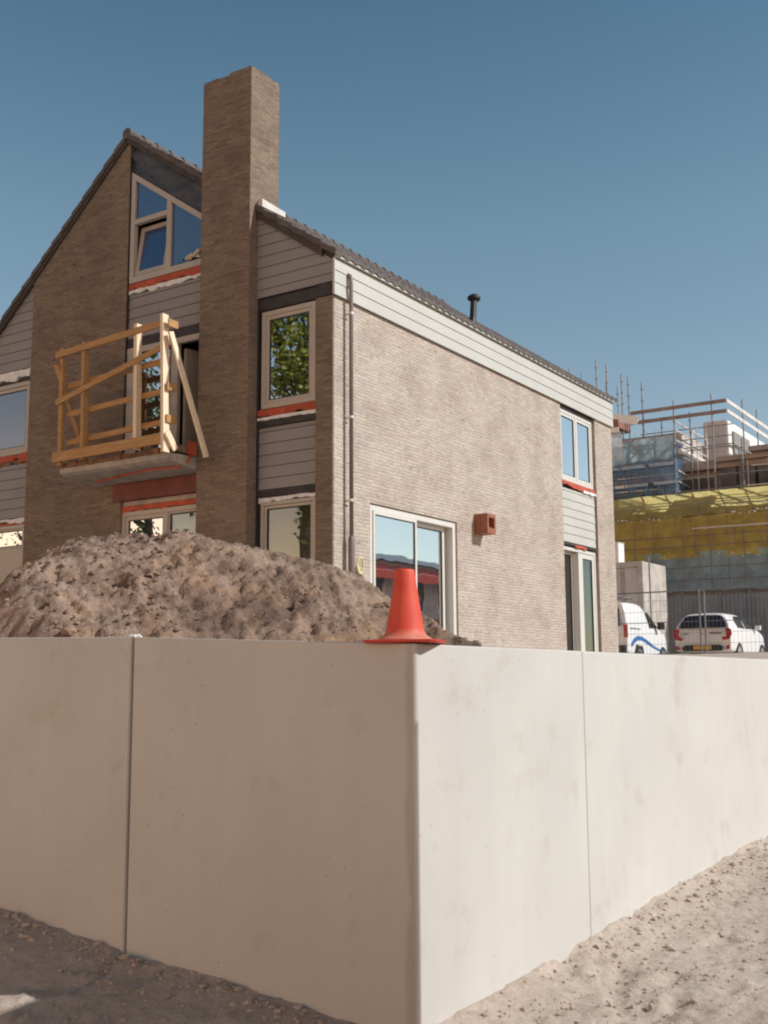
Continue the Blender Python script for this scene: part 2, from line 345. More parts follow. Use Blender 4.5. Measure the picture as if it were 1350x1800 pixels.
# vectorised value noise
def _hash(ix, iy, seed):
    h = (ix.astype(np.int64)*374761393 + iy.astype(np.int64)*668265263 + seed*974711) & 0xffffffff
    h = ((h ^ (h >> 13))*1274126177) & 0xffffffff
    return ((h ^ (h >> 16)) & 0xffff)/65535.0
def vnoise(x, y, seed=0):
    ix = np.floor(x); iy = np.floor(y); fx = x-ix; fy = y-iy
    fx = fx*fx*fx*(fx*(fx*6-15)+10); fy = fy*fy*fy*(fy*(fy*6-15)+10)
    a = _hash(ix,iy,seed); b_ = _hash(ix+1,iy,seed); c_ = _hash(ix,iy+1,seed); d_ = _hash(ix+1,iy+1,seed)
    return (a*(1-fx)+b_*fx)*(1-fy)+(c_*(1-fx)+d_*fx)*fy-.5
def fbm(x, y, f, octs, gain=.5, seed=0):
    r = 0; a = 1
    for k in range(octs):
        ca, sa = math.cos(k*1.1), math.sin(k*1.1)
        r = r+a*vnoise((x*ca-y*sa)*f+17*k, (x*sa+y*ca)*f-9*k, seed+k); f *= 2.03; a *= gain
    return r
def sstep(a, b, x): t = np.clip((x-a)/(b-a), 0, 1); return t*t*(3-2*t)
def grid_obj(name, xs, ys, zf, mat, skip=None):
    X, Y = np.meshgrid(xs, ys, indexing='ij'); Z = zf(X, Y)
    nx, ny = X.shape
    me = bpy.data.meshes.new(name)
    co = np.stack([X, Y, Z], -1).reshape(-1, 3)
    i, j = np.meshgrid(np.arange(nx-1), np.arange(ny-1), indexing='ij'); a = (i*ny+j).ravel()
    q = np.stack([a, a+ny, a+ny+1, a+1], -1)
    if skip is not None: q = q[~skip(co[q].mean(1))]
    me.vertices.add(len(co)); me.vertices.foreach_set('co', co.ravel())
    me.loops.add(q.size); me.loops.foreach_set('vertex_index', q.ravel().astype(np.int32))
    me.polygons.add(len(q)); me.polygons.foreach_set('loop_start', np.arange(0, q.size, 4, dtype=np.int32))
    me.polygons.foreach_set('loop_total', np.full(len(q), 4, dtype=np.int32))
    me.update(calc_edges=True); me.polygons.foreach_set('use_smooth', [True]*len(q)); me.materials.append(mat)
    o = bpy.data.objects.new(name, me); COL.objects.link(o); return o
def rock(mb, c, r, seed=0):
    """a lumpy clod: deformed icosahedron"""
    t = 1.618; rnd = random.random
    vs = [(-1,t,0),(1,t,0),(-1,-t,0),(1,-t,0),(0,-1,t),(0,1,t),(0,-1,-t),(0,1,-t),(t,0,-1),(t,0,1),(-t,0,-1),(-t,0,1)]
    fs = [(0,11,5),(0,5,1),(0,1,7),(0,7,10),(0,10,11),(1,5,9),(5,11,4),(11,10,2),(10,7,6),(7,1,8),(3,9,4),(3,4,2),(3,2,6),(3,6,8),(3,8,9),(4,9,5),(2,4,11),(6,2,10),(8,6,7),(9,8,1)]
    sx, sy, sz = (.7+.6*rnd(), .7+.6*rnd(), .5+.45*rnd()); an = rnd()*6.28; ca, sa = math.cos(an), math.sin(an)
    out = []
    for x, y, z in vs:
        k = r/1.9*(.75+.5*rnd()); x *= sx*k; y *= sy*k; z *= sz*k
        out.append((c[0]+x*ca-y*sa, c[1]+x*sa+y*ca, c[2]+z))
    mb.add(out, fs)

# ------------------------------------------------------------------ ground: one sheet to the horizon
XC, YC = 4.744, 2.919            # outer corner of the retaining wall
WT = .12
def low(x, y): return -.14*np.clip(XC-x, 0, 2.5)*(y > YC-.5)*1.0+.035*(np.minimum(x, 14)-6.5)+.10*np.clip(y-3.2, -.6, 5)
def plateau(x, y): return 1.70+.33*sstep(10.5, 21, x)*1.0+.02*sstep(22, 40, x)
def gz(x, y):
    lo = low(x, y); near = (1-sstep(14, 22, np.hypot(x, y)))
    d = fbm(x, y, .6, 3, .5, 3)*.05*near+fbm(x, y, 3.1, 6, .66, 11)*.012*near+fbm(x*.5, y*3.0, 2.6, 3, .5, 23)*.010*near+np.maximum(0, fbm(x, y, 9, 4, .65, 17)-.14)*.03*near
    rut = np.maximum(0, fbm(x*1.0, y*2.2, 1.6, 4, .6, 31)-.18)*-.10*near
    # soil banked against the foot of the wall
    bank = .045*np.exp(-np.clip(np.minimum(np.abs(y-YC), 9), 0, 9)*4)*(x > XC)*near
    lo = lo+d+rut+bank
    hi = plateau(x, y)+fbm(x, y, 1.2, 4, .5, 5)*.06
    w = sstep(XC+.03, XC+.09, x)*sstep(YC+.03, YC+.09, y)
    return lo*(1-w)+hi*w
def spaced(parts):
    out = []
    for a, b_, st in parts: out += list(np.arange(a, b_, st))
    return np.array(out+[parts[-1][1]])
gx = spaced([(-1500,-100,200),(-100,-10,15),(-10,1.5,1.0),(1.5,4.72,.035),(4.72,4.90,.02),(4.90,10,.032),(10,14,.06),(14,50,1.0),(50,200,15),(200,1500,200)])
gy = spaced([(-1500,-100,200),(-100,-8,10),(-8,.2,.4),(.2,2.90,.032),(2.90,3.08,.02),(3.08,6.6,.035),(6.6,9,.12),(9,40,1.0),(40,200,16),(200,1500,200)])
g = grid_obj('ground', gx, gy, gz, M['ground']); tag(g, kind='structure')

# loose pebbles and crumbs on the ground near the wall: uncountable
mb = MB()
def gz1(x, y): return float(gz(np.array([x]), np.array([y]))[0])
for k in range(2600):
    if random.random() < .75: x = random.uniform(4.9, 11.5); y = YC-.02-abs(random.gauss(0, 1))*1.3
    else: x = XC-.02-abs(random.gauss(0, .7)); y = random.uniform(2.4, 6.2)
    r = .005+.012*random.random()**3+(.02*random.random() if random.random() < .02 else 0)
    rock(mb, (x, y, gz1(x, y)+r*.25), r)
for k in range(260):
    x = 6.6+5*random.random(); y = YC-.03-abs(random.gauss(0, .16)); r = .005+.022*random.random()**5
    rock(mb, (x, y, gz1(x, y)+r*.3), r)
for k in range(260):
    x = XC-.03-abs(random.gauss(0, .10)); y = random.uniform(2.9, 6.3); r = .006+.02*random.random()**3
    rock(mb, (x, y, gz1(x, y)+r*.3), r)
o = mb.build('ground_crumbs', M['ground']); tag(o, kind='stuff')

# ------------------------------------------------------------------ precast retaining wall
def panel(poly, zb, zt_at):
    mb = MB(); n = len(poly)
    vs = [(x, y, zb) for x, y in poly]+[(x, y, zt_at(x, y)) for x, y in poly]
    return mb.add(vs, [tuple(range(n-1,-1,-1)), tuple(range(n,2*n))]+[(i, (i+1)%n, n+(i+1)%n, n+i) for i in range(n)])
def ztop(x, y):
    if y > YC+.2: return 1.775+(y-YC)*.042 if y < 4.9 else 1.857+(y-4.87)*.022
    return 1.775
ch = .014
yj, xj = 4.862, 6.785
poly = [(XC, yj-.010), (XC, YC+ch), (XC+ch, YC), (xj-.006, YC), (xj-.006, YC+WT), (XC+WT, YC+WT), (XC+WT, yj-.010)]
o = panel(poly, -.9, ztop).build('retaining_wall_corner', M['concrete'], bevel=.008)
tag(o, 'pale concrete corner element of the retaining wall, carrying the red cone', 'retaining wall', 'precast concrete retaining wall elements')
o = panel([(XC-.004, yj+.011), (XC+WT, yj+.011), (XC+WT, 8.9), (XC-.004, 8.9)], -.9, ztop).build('retaining_wall_panel', M['concrete'], bevel=.012)
tag(o, 'shaded concrete wall panel left of the joint with white foam on top', 'retaining wall', 'precast concrete retaining wall elements')
o = panel([(xj+.006, YC+.004), (13.2, YC+.004), (13.2, YC+WT), (xj+.006, YC+WT)], -.9, ztop).build('retaining_wall_panel', M['concrete'], bevel=.010)
tag(o, 'long sunlit concrete wall panel running off to the right below the cars', 'retaining wall', 'precast concrete retaining wall elements')
# joint fillers
mb = MB(); mb.box(XC+.035, XC+.08, yj-.008, yj+.009, -.8, 1.845); o = mb.build('joint_strip', M['rubber'])
tag(o, 'dark strip in the vertical joint of the shaded concrete wall', 'joint strip', 'joint strips between wall elements')
mb = MB(); mb.box(xj-.004, xj+.004, YC+.025, YC+.09, -.8, 1.765); o = mb.build('joint_strip', M['rubber'])
tag(o, 'dark strip in the vertical joint of the sunlit concrete wall', 'joint strip', 'joint strips between wall elements')
mb = MB()
for k in range(9): rock(mb, (XC+random.uniform(.0,.05), yj+random.uniform(-.022,.022), 1.862+random.uniform(-.008,.004)), .017)
o = mb.build('foam_blob', M['whitefoil'], smooth=True); tag(o, 'small white foam blob on top of the shaded wall joint', 'foam blob')

# ------------------------------------------------------------------ traffic cone
cx, cy, cz = 4.885, 3.068, 1.782
cone = empty('traffic_cone', (cx, cy, cz), 'red plastic traffic cone standing on the concrete wall corner', 'traffic cone')
mb = MB(); prof = [(.040,.372),(.046,.378),(.050,.374),(.052,.36),(.060,.30),(.080,.17),(.095,.078),(.100,.058),(.110,.042),(.126,.030),(.150,.020),(.152,.012),(.10,.012),(.095,.05),(.044,.36),(.040,.372)]
mb.lathe(prof, 48); o = mb.build('cone_body', M['cone'], smooth=True); o.parent = cone
mb = MB(); a = R(24); pts = []
for k in range(4):
    for t in (-18, 0, 18):
        an = math.pi/4+k*math.pi/2; q = .178; cxx = math.copysign(q, math.cos(an)); cyy = math.copysign(q, math.sin(an)); 
        th = an+R(t*2.3); px_, py_ = cxx-.03*math.cos(an)*1.4+.042*math.cos(th), cyy-.03*math.sin(an)*1.4+.042*math.sin(th)
        pts.append((px_*math.cos(a)-py_*math.sin(a), px_*math.sin(a)+py_*math.cos(a)))
mb.prism(pts, 'z', 0.0, .016); o = mb.build('cone_base', M['conebase'], bevel=.004); o.parent = cone

# ------------------------------------------------------------------ spoil heap
crest = [(-30,.055),(0,.073),(30,.088),(60,.108),(100,.124),(140,.133),(210,.136),(300,.135),(345,.135),(400,.132),(470,.124),(560,.1155),(625,.101),(660,.089),(700,.073),(770,.054),(810,.046),(850,.038),(900,.024)]
def pdir(px):
    d = Rm @ Vector((px-675, -(1130-900), -1980)); d.z = 0; return d.normalized()
cpts = []
for k, (px, s) in enumerate(crest):
    D = 9.3 if px < 600 else 9.3-(px-600)*.0045
    d = pdir(px)*D; cpts.append((d.x, d.y, 1.6+s*D-(.06 if px < 600 else .02)))
cpts = np.array(cpts)
ax = np.array([cpts[-1][0]-cpts[0][0], cpts[-1][1]-cpts[0][1]]); ax /= np.linalg.norm(ax); nr = np.array([-ax[1], ax[0]])  # nr points away from camera?
if nr @ cpts[5][:2] < 0: nr = -nr
su = (cpts[:, :2]-cpts[0, :2]) @ ax; sw = (cpts[:, :2]-cpts[0, :2]) @ nr
def heap(X, Y):
    u = (X-cpts[0,0])*ax[0]+(Y-cpts[0,1])*ax[1]; w = (X-cpts[0,0])*nr[0]+(Y-cpts[0,1])*nr[1]
    u = u+fbm(X, Y, .7, 2, .5, 40)*.25
    cz_ = np.interp(u, su, cpts[:,2]); cw = np.interp(u, su, sw)
    d = w-cw; rise = np.maximum(cz_-1.55, 0)
    front = np.where(d < 0, -d, 0); back = np.where(d > 0, d, 0)
    z = cz_-.03-(np.sqrt(front**2+.12)-.346)*.50-(np.sqrt(back**2+.15)-.387)*.62
    end = np.clip(u-su[-1], 0, 9)*.6+np.clip(-u, 0, 9)*.25
    z = z-end
    gully = np.abs(fbm(u+.55*d, d*.25, 1.7, 3, .55, 71))
    z = z-np.clip(gully, 0, .3)*.12*sstep(-.0, .8, front)
    rr = sstep(.38, .62, u/su[-1])          # 0: rough cloddy left part, 1: smoother slipped right part
    n1 = fbm(X, Y, 1.7, 2, .5, 51)*(.085-.03*rr)
    lump = np.abs(fbm(X, Y, 6.5, 3, .6, 61)); n2 = (.15-lump)*.12
    n3 = (.14-np.abs(fbm(X, Y, 21, 3, .75, 91)))*.06
    ang = .5; q1 = u*math.cos(ang)+d*math.sin(ang); q2 = -u*math.sin(ang)+d*math.cos(ang)
    streak = fbm(q1*2.2, q2*.5, 2.6, 4, .6, 131)*.06
    z = z+n1+(n2+n3)*(1.05-.45*rr)+streak*rr-.015
    z = np.minimum(z, 1.80+(X-4.87)*1.15+n2*.5+.03*(Y-3))
    return np.minimum(z, 1.70+(Y-3.04)*.75+n2*.4)
o = grid_obj('soil_heap', np.arange(4.86, 11.9, .024), np.arange(3.03, 13.6, .024), heap, M['soil'],
             skip=lambda c: (c[:, 2] < 1.55))
tag(o, 'rough brown heap of excavated soil behind the concrete wall', 'soil heap')
mb = MB()
for k in range(15000):
    x = random.uniform(4.95, 9.5); y = random.uniform(3.1, 11)
    z = float(heap(np.array([x]), np.array([y]))[0])
    if z < 1.7: continue
    r = (.005+.020*random.random()**4)*(1 if y > x*.95 else .55)
    if random.random() < .004: r = random.uniform(.03, .06)
    rock(mb, (x, y, z+r*.3), r)
o2 = mb.build('clods', M['soil'], o, kind='stuff'); 

# ------------------------------------------------------------------ the brick house
XG, YF, XE, YB, ZG = 12.06, 8.68, 22.02, 16.25, 1.45
ZT = 6.82
def zr(y): return 10.32-.70*(12.7-y) if y < 12.7 else 10.32-.88*(y-12.7)      # top of the tiles
house = empty('brick_house', (16, 12, 1.7), 'half-finished brick house with steep tiled roof and tall chimney', 'house')
def gb(mb, u0, u1, v0, v1, d0, d1): return mb.box(XG+d0, XG+d1, u0, u1, v0, v1)       # gable plane, d inward
def sb(mb, u0, u1, v0, v1, d0, d1): return mb.box(u0, u1, YF+d0, YF+d1, v0, v1)       # side plane
def ring(bx, mb, u0, u1, v0, v1, w, d0, d1, wb=None):
    wb = wb or w
    bx(mb, u0, u0+w, v0, v1, d0, d1); bx(mb, u1-w, u1, v0, v1, d0, d1)
    bx(mb, u0+w, u1-w, v0, v0+wb, d0, d1); bx(mb, u0+w, u1-w, v1-w, v1, d0, d1)
def part(name, mat, fn, parent=house, **kw):
    mb = MB(); fn(mb); return mb.build(name, mat, parent, **kw)

# side wall with its openings (one mesh)
def side_wall(mb):
    t = .30
    def seg(x0, x1, z0, z1): mb.box(x0, x1, YF, YF+t, z0, z1)
    seg(XG+.002, 12.93, ZG, ZT); seg(12.93, 15.39, 4.055, ZT); seg(15.39, 19.46, ZG, ZT); seg(21.13, XE, ZG, ZT)
part('wall', M['brick'], side_wall, label='sunlit beige brick side wall')
part('wall', M['brick_gable'], lambda mb: (mb.box(XG-.03, XG, YF+.0, 8.965, ZG, ZT), mb.box(XG, XG+.25, YF+.302, 8.965, ZG, ZT)), label='narrow brick pier at the house corner')
def pil(mb):
    mb.prism([(12.66, ZG), (14.87, ZG), (14.87, zr(14.87)-.16), (12.70, 10.16), (12.66, zr(12.66)-.16)], 'x', XG-.04, XG+.25)
part('wall', M['brick_gable'], pil, label='broad shaded brick panel of the gable')
part('wall', M['brick'], lambda mb: (mb.prism([(YF+.302, ZG), (YB, ZG), (YB, zr(YB)-.2), (12.7, 10.1), (YF+.302, zr(YF)-.25)], 'x', XE-.3, XE-.002),
                                      mb.box(XG+.3, XE-.31, YB-.3, YB, ZG, zr(YB)-.2)), label='rear brick walls')
# horizontal boarding
def boards(mb, ulo, uhi, z0, z1, step, P, d=0.0, phase=0.0):
    z = z0
    while z < z1-.004:
        zt = min(z+step, z1) if z > z0 or not phase else min(z0+phase, z1)
        q0, q1 = z+.004, zt-.003
        a0, b0, a1, b1 = ulo(q0), uhi(q0), ulo(q1), uhi(q1)
        if b0-a0 > .03:
            if b1 < a1: a1 = b1 = (a1+b1)/2
            vs = [P(a0,q0,d-.014), P(b0,q0,d-.014), P(b1,q1,d-.003), P(a1,q1,d-.003), P(a0,q0,d+.02), P(b0,q0,d+.02), P(b1,q1,d+.02), P(a1,q1,d+.02)]
            mb.add(vs, [(0,1,2,3),(7,6,5,4),(0,4,5,1),(1,5,6,2),(2,6,7,3),(3,7,4,0)])
        z = zt
GP = lambda u, v, d: (XG+d, u, v)
SP = lambda u, v, d: (u, YF+d, v)
cst = lambda v: (lambda z: v)
part('boarding', M['clad'], lambda mb: boards(mb, cst(XG-.045), cst(XE+.03), 6.82, 7.345, .176, SP, -.035), label='white boarding under the eaves')
part('board_backing', M['clad'], lambda mb: mb.box(XG-.02, XE+.01, YF-.032, YF-.001, 6.835, 7.335))
part('corner_trim', M['clad'], lambda mb: mb.box(XG-.062, XG-.047, YF-.055, YF-.02, 6.82, 7.34))
yl = lambda z: max(YF-.03, 12.7-(10.32-.17-z)/.70)
part('boarding', M['clad_gable'], lambda mb: boards(mb, yl, cst(10.03), 7.02, 8.36, .165, GP, -.02, .12), label='grey boarding right of the chimney')
part('boarding', M['clad_gable'], lambda mb: boards(mb, cst(8.97), cst(10.03), 4.23, 5.12, .165, GP, .02))
part('boarding', M['clad_gable'], lambda mb: boards(mb, cst(10.96), cst(12.645), 6.88, 7.60, .165, GP, .02))
yh_ = lambda z: min(YB, 12.7+(10.32-.17-z)/.88)
part('boarding', M['clad_gable'], lambda mb: boards(mb, cst(14.875), yh_, 6.80, 8.5, .165, GP, .0))
part('boarding', M['clad_gable'], lambda mb: boards(mb, cst(14.875), cst(YB-.05), 4.27, 5.18, .165, GP, .0))
part('boarding', M['clad'], lambda mb: boards(mb, cst(19.47), cst(21.05), 4.17, 5.21, .165, SP, .03))
# membranes behind and between
for bxs in ((8.97, 10.96, 4.10, 5.40), (8.97, 10.96, 6.78, 7.2), (10.96, 12.655, 6.70, 7.85), (14.875, YB, 4.1, 5.36), (YF+.302, 8.969, ZT, 7.2)):
    part('membrane', M['darkgap'], lambda mb: mb.box(XG+.045, XG+.055, *bxs))
part('membrane', M['darkgap'], lambda mb: mb.prism([(10.96, 8.45), (12.655, 9.60), (12.655, 10.1), (10.96, 8.98)], 'x', XG+.03, XG+.055))
part('membrane', M['darkgap'], lambda mb: mb.prism([(14.875, 6.55), (YB, 6.55), (YB, 7.0), (14.875, 8.2)], 'x', XG+.045, XG+.055))
part('membrane', M['darkgap'], lambda mb: mb.box(19.465, 21.125, YF+.075, YF+.085, 4.06, 5.36), label='membrane behind the side column')
def foldedmemb(mb):   # the dark sheet in the gable peak: slightly crumpled
    n, mrow = 26, 10; vs = []
    for i in range(n+1):
        y = 10.96+1.69*i/n
        lo_, hi_ = 9.66-.70*(12.64-y), zr(y)-.17
        for j in range(mrow+1):
            z = lo_+(hi_-lo_)*j/mrow; d = float(fbm(np.array([y*1.0]), np.array([z*2.2]), 3.2, 3, .5, 5)[0])*.045
            vs.append((XG+.005+d, y, z))
    fs = [(i*(mrow+1)+j, (i+1)*(mrow+1)+j, (i+1)*(mrow+1)+j+1, i*(mrow+1)+j+1) for i in range(n) for j in range(mrow)]
    mb.add(vs, fs)
m, nt, b = newmat('blue_grey_sheet'); ff = noise(nt, 5, 4, .6, (1, 1, 5), 1.2)
nt.links.new(ramp(nt, ff, [(.36, (.018, .02, .024)), (.42, (.050, .053, .062)), (.7, (.062, .066, .078))]), b.inputs['Base Color']); b.inputs['Roughness'].default_value = .5
M['peak'] = m
part('membrane', M['peak'], foldedmemb, smooth=True, label='blue-grey sheet in the gable peak')

def strip(mat, y0, y1, z0, z1, bx=gb, d0=-.012, d1=.04, name='sealing_strip', jag=0, seed=1):
    rs = random.Random(seed)
    def fn(mb):
        if not jag: bx(mb, y0, y1, z0, z1, d0, d1); return
        n = max(4, int((y1-y0)/.035)); P = GP if bx is gb else SP; vs = []
        for k in range(n+1):
            u = y0+(y1-y0)*k/n
            e = float(fbm(np.array([u*1.0]), np.array([seed*3.1]), 7, 3, .6, seed)[0])*jag*1.6; e2 = float(fbm(np.array([u]), np.array([seed*5.7]), 5, 2, .6, seed+9)[0])*jag
            q = abs(float(fbm(np.array([u]), np.array([seed*1.7]), 9, 2, .6, seed+5)[0]))*.03
            vs += [P(u, z0+e, d0-q), P(u, z1+e2*.5, d0-q*.4), P(u, z1+e2*.5, d1), P(u, z0+e, d1)]
        fs = [(k*4+j, k*4+(j+1)%4, k*4+4+(j+1)%4, k*4+4+j) for k in range(n) for j in range(4)]+[(3,2,1,0), (n*4,n*4+1,n*4+2,n*4+3)]
        mb.add(vs, fs)
    return part(name, mat, fn)
# right bay
strip(M['darkgap'], 8.968, 9.99, 6.83, 7.0, d0=-.005)
strip(M['darkgap'], YF+.01, 8.967, 6.835, 7.01, d0=-.028, d1=.0)
strip(M['red'], 8.975, 9.99, 5.275, 5.375, jag=.02, seed=3); strip(M['whitefoil'], 8.975, 9.99, 5.215, 5.262, d0=-.02, jag=.012, name='foil_strip', seed=4)
strip(M['darkgap'], 8.975, 9.99, 5.125, 5.21, d0=-.02); strip(M['darkgap'], 8.975, 9.99, 4.125, 4.225, d0=-.004)
strip(M['whitefoil'], 8.975, 9.99, 4.06, 4.118, d0=.012, jag=.03, name='foil_strip', seed=5)
# middle bay
strip(M['red'], 10.96, 12.645, 7.665, 7.77, jag=.03, seed=6); strip(M['whitefoil'], 10.96, 12.645, 7.605, 7.67, d0=.0, jag=.035, name='foil_strip', seed=7)
strip(M['darkgap'], 10.96, 12.655, 6.73, 6.875, d0=-.002); strip(M['rubber'], 12.646, 12.658, 4.8, 9.9, d0=-.03, name='side_gasket')
strip(M['red'], 10.96, 12.7, 4.155, 4.235, d0=-.0, jag=.02, seed=8)
strip(M['slab'], 10.96, 12.7, 4.24, 4.31, d0=.01)
# left bay
strip(M['whitefoil'], 14.88, YB-.05, 6.64, 6.78, d0=-.03, jag=.045, name='foil_strip', seed=9); strip(M['darkgap'], 14.88, YB-.05, 6.585, 6.64, d0=-.0)
strip(M['red'], 14.88, YB-.05, 5.235, 5.345, d0=-.02, jag=.05, seed=10); strip(M['timberdirty'], 14.88, YB-.05, 5.185, 5.25, d0=-.01, jag=.03, seed=11)
strip(M['red'], 14.88, YB-.05, 4.165, 4.20, d0=-.01); strip(M['whitefoil'], 14.88, YB-.05, 4.20, 4.26, d0=-.015, jag=.03, name='foil_strip', seed=12)
# side column
strip(M['red'], 19.47, 21.06, 5.275, 5.345, bx=sb, d0=.0, jag=.02, seed=13); strip(M['red'], 19.9, 20.5, 5.235, 5.28, bx=sb, d0=.0, d1=.03, jag=.02, seed=14)
strip(M['whitefoil'], 20.45, 21.06, 5.215, 5.262, bx=sb, d0=-.012, name='foil_strip', jag=.03, seed=15)
strip(M['darkgap'], 19.47, 21.06, 4.12, 4.165, bx=sb, d0=.02); strip(M['red'], 20.0, 20.55, 4.09, 4.14, bx=sb, d0=.01, d1=.035, jag=.03, seed=16)
strip(M['darkgap'], 19.465, 21.125, 6.755, 6.815, bx=sb, d0=.02, d1=.08)
strip(M['redbeam'], 21.08, 21.126, ZG, 6.75, bx=sb, d0=.09, d1=.12, name='side_gasket')

def window(bx, u0, u1, v0, v1, w, d, panes, glass, frame, mull=(), depth=.07, label=None):
    """panes: (u0,u1,v0,v1, sash width, extra depth)"""
    fr = MB(); ring(bx, fr, u0, u1, v0, v1, w, d, d+depth)
    for a, c, z0, z1 in mull: bx(fr, a, c, z0, z1, d+.001, d+depth-.001)
    f = fr.build('window', frame, house, bevel=.004)
    if label: f['label'] = label
    for p in panes:
        a, c, z0, z1, sw, dd = p[:6]; gm = p[6] if len(p) > 6 else glass
        s = MB(); ring(bx, s, a, c, z0, z1, sw, d+dd, d+dd+.045); s.build('sash', frame, f, bevel=.003)
        k = MB(); ring(bx, k, a+sw, c-sw, z0+sw, z1-sw, .014, d+dd+.008, d+dd+.03); k.build('gasket', M['rubber'], f)
        q = MB(); bx(q, a+sw+.012, c-sw-.012, z0+sw+.012, z1-sw-.012, d+dd+.02, d+dd+.026); q.build('pane', gm, f)
    return f
# gable windows
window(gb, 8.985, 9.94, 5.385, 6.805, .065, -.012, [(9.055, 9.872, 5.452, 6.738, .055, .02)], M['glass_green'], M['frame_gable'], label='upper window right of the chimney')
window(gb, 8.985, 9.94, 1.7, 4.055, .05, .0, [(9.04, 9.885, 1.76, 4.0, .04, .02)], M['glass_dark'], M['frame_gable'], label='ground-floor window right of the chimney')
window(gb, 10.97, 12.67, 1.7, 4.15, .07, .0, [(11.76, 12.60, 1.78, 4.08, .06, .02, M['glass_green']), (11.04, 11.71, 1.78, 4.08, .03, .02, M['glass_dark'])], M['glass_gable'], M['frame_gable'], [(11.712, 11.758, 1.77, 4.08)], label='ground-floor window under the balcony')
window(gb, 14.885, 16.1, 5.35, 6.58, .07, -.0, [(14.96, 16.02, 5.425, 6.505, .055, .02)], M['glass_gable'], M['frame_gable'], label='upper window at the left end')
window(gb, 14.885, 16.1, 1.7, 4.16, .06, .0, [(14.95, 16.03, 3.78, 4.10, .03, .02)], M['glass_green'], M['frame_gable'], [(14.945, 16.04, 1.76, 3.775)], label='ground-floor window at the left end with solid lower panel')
# sloping gable window
ft = lambda y: 9.645-.70*(12.635-y)
wf = MB(); w = .085
wf.prism([(12.55, 7.78), (12.635, 7.78), (12.635, ft(12.635)), (12.55, ft(12.55))], 'x', XG-.02, XG+.06)
wf.prism([(10.97, 7.78), (11.05, 7.78), (11.05, ft(11.05)), (10.97, ft(10.97))], 'x', XG-.02, XG+.06)
wf.prism([(11.05, 7.78), (12.55, 7.78), (12.55, 7.88), (11.05, 7.88)], 'x', XG-.02, XG+.06)
wf.prism([(11.05, ft(11.05)-.105), (12.55, ft(12.55)-.105), (12.55, ft(12.55)), (11.05, ft(11.05))], 'x', XG-.019, XG+.059)
wf.prism([(11.76, 7.88), (11.855, 7.88), (11.855, ft(11.855)-.105), (11.76, ft(11.76)-.105)], 'x', XG-.018, XG+.058)
wf.prism([(11.855, 8.745), (12.55, 8.745), (12.55, 8.825), (11.855, 8.825)], 'x', XG-.018, XG+.058)
gw = wf.build('window', M['frame_gable'], house, bevel=.004); gw['label'] = 'sloping gable window with tilted sash'
q = MB(); q.prism([(11.86, 8.83), (12.545, 8.83), (12.545, ft(12.545)-.11), (11.86, ft(11.86)-.11)], 'x', XG+.02, XG+.026); q.build('pane', M['glass_gable'], gw)
q = MB(); q.prism([(11.055, 7.885), (11.755, 7.885), (11.755, ft(11.755)-.11), (11.055, ft(11.055)-.11)], 'x', XG+.02, XG+.026); q.build('pane', M['glass_gable'], gw)
s = MB(); ring(gb, s, 11.865, 12.54, 7.89, 8.735, .07, .0, .045); k = MB(); gb(k, 11.93, 12.475, 7.955, 8.67, .02, .026)
tilt = Matrix.Translation((XG+.02, 0, 7.89)) @ Matrix.Rotation(R(9), 4, 'Y') @ Matrix.Translation((-XG-.02, 0, -7.89))
for mb_, nm, mt in ((s, 'sash', M['frame_gable']), (k, 'pane', M['glass_gable'])):
    mb_.v = [tuple(tilt @ Vector(v)) for v in mb_.v]; mb_.build(nm, mt, gw)
mb = MB()
for kk in range(26):
    t = random.random(); rock(mb, (XG-.03+random.uniform(-.01,.02), 11.45-.42*t, 7.90+.14*t*random.random()+.02), .035)
mb.build('foam_lumps', M['foam'], gw, smooth=True)
# balcony door: wrapped jamb, fixed pane, mullion, open leaf
dm_ = MB(); gb(dm_, 12.42, 12.64, 4.86, 6.63, -.01, .06); gb(dm_, 11.56, 11.70, 4.86, 6.63, -.01, .06); gb(dm_, 10.96, 12.64, 6.632, 6.725, -.012, .062); gb(dm_, 10.96, 12.64, 4.78, 4.858, -.01, .06); gb(dm_, 10.96, 11.0, 4.86, 6.63, -.01, .06)
bd = dm_.build('balcony_door', M['frame_gable'], house, bevel=.004)
k = MB(); ring(gb, k, 11.705, 12.415, 4.865, 6.625, .04, .01, .05); k.build('gasket', M['rubber'], bd)
q = MB(); gb(q, 11.74, 12.38, 4.9, 6.59, .025, .031); q.build('pane', M['glass_green'], bd)
lf = MB(); lf.beam((XG+.10, 11.52, 5.72), (XG+.60, 11.44, 5.72), .05, 1.7); lfo = lf.build('door_leaf', M['frame_gable'], bd)
# red oxide lintel and brown boards below the slab
part('lintel', M['redbeam'], lambda mb: (gb(mb, 10.96, 12.80, 4.315, 4.58, -.075, .04)))
# side windows
window(sb, 12.94, 15.38, 1.6, 4.045, .085, .03, [(13.03, 14.19, 1.66, 3.955, .045, -.02), (14.10, 15.22, 1.66, 3.955, .06, .11)], M['glass_side'], M['frame'], depth=.20, label='sliding door in the sunlit side wall')
window(sb, 19.475, 21.055, 5.36, 6.75, .06, .035, [(19.54, 20.245, 5.425, 6.685, .055, .01), (20.29, 20.99, 5.425, 6.685, .055, .01)], M['glass_side'], M['frame'], [(20.247, 20.287, 5.42, 6.69)], depth=.09, label='upper side window with two panes')
window(sb, 19.475, 21.055, 1.5, 4.08, .06, .04, [(20.34, 20.99, 1.62, 4.01, .09, .01, M['glass_dark']), (19.545, 20.2, 1.62, 4.01, .04, .13, M['glass_dark'])], M['glass_dark'], M['frame'], [(20.21, 20.33, 1.6, 4.01)], depth=.17, label='glazed side door with one deep-set leaf')

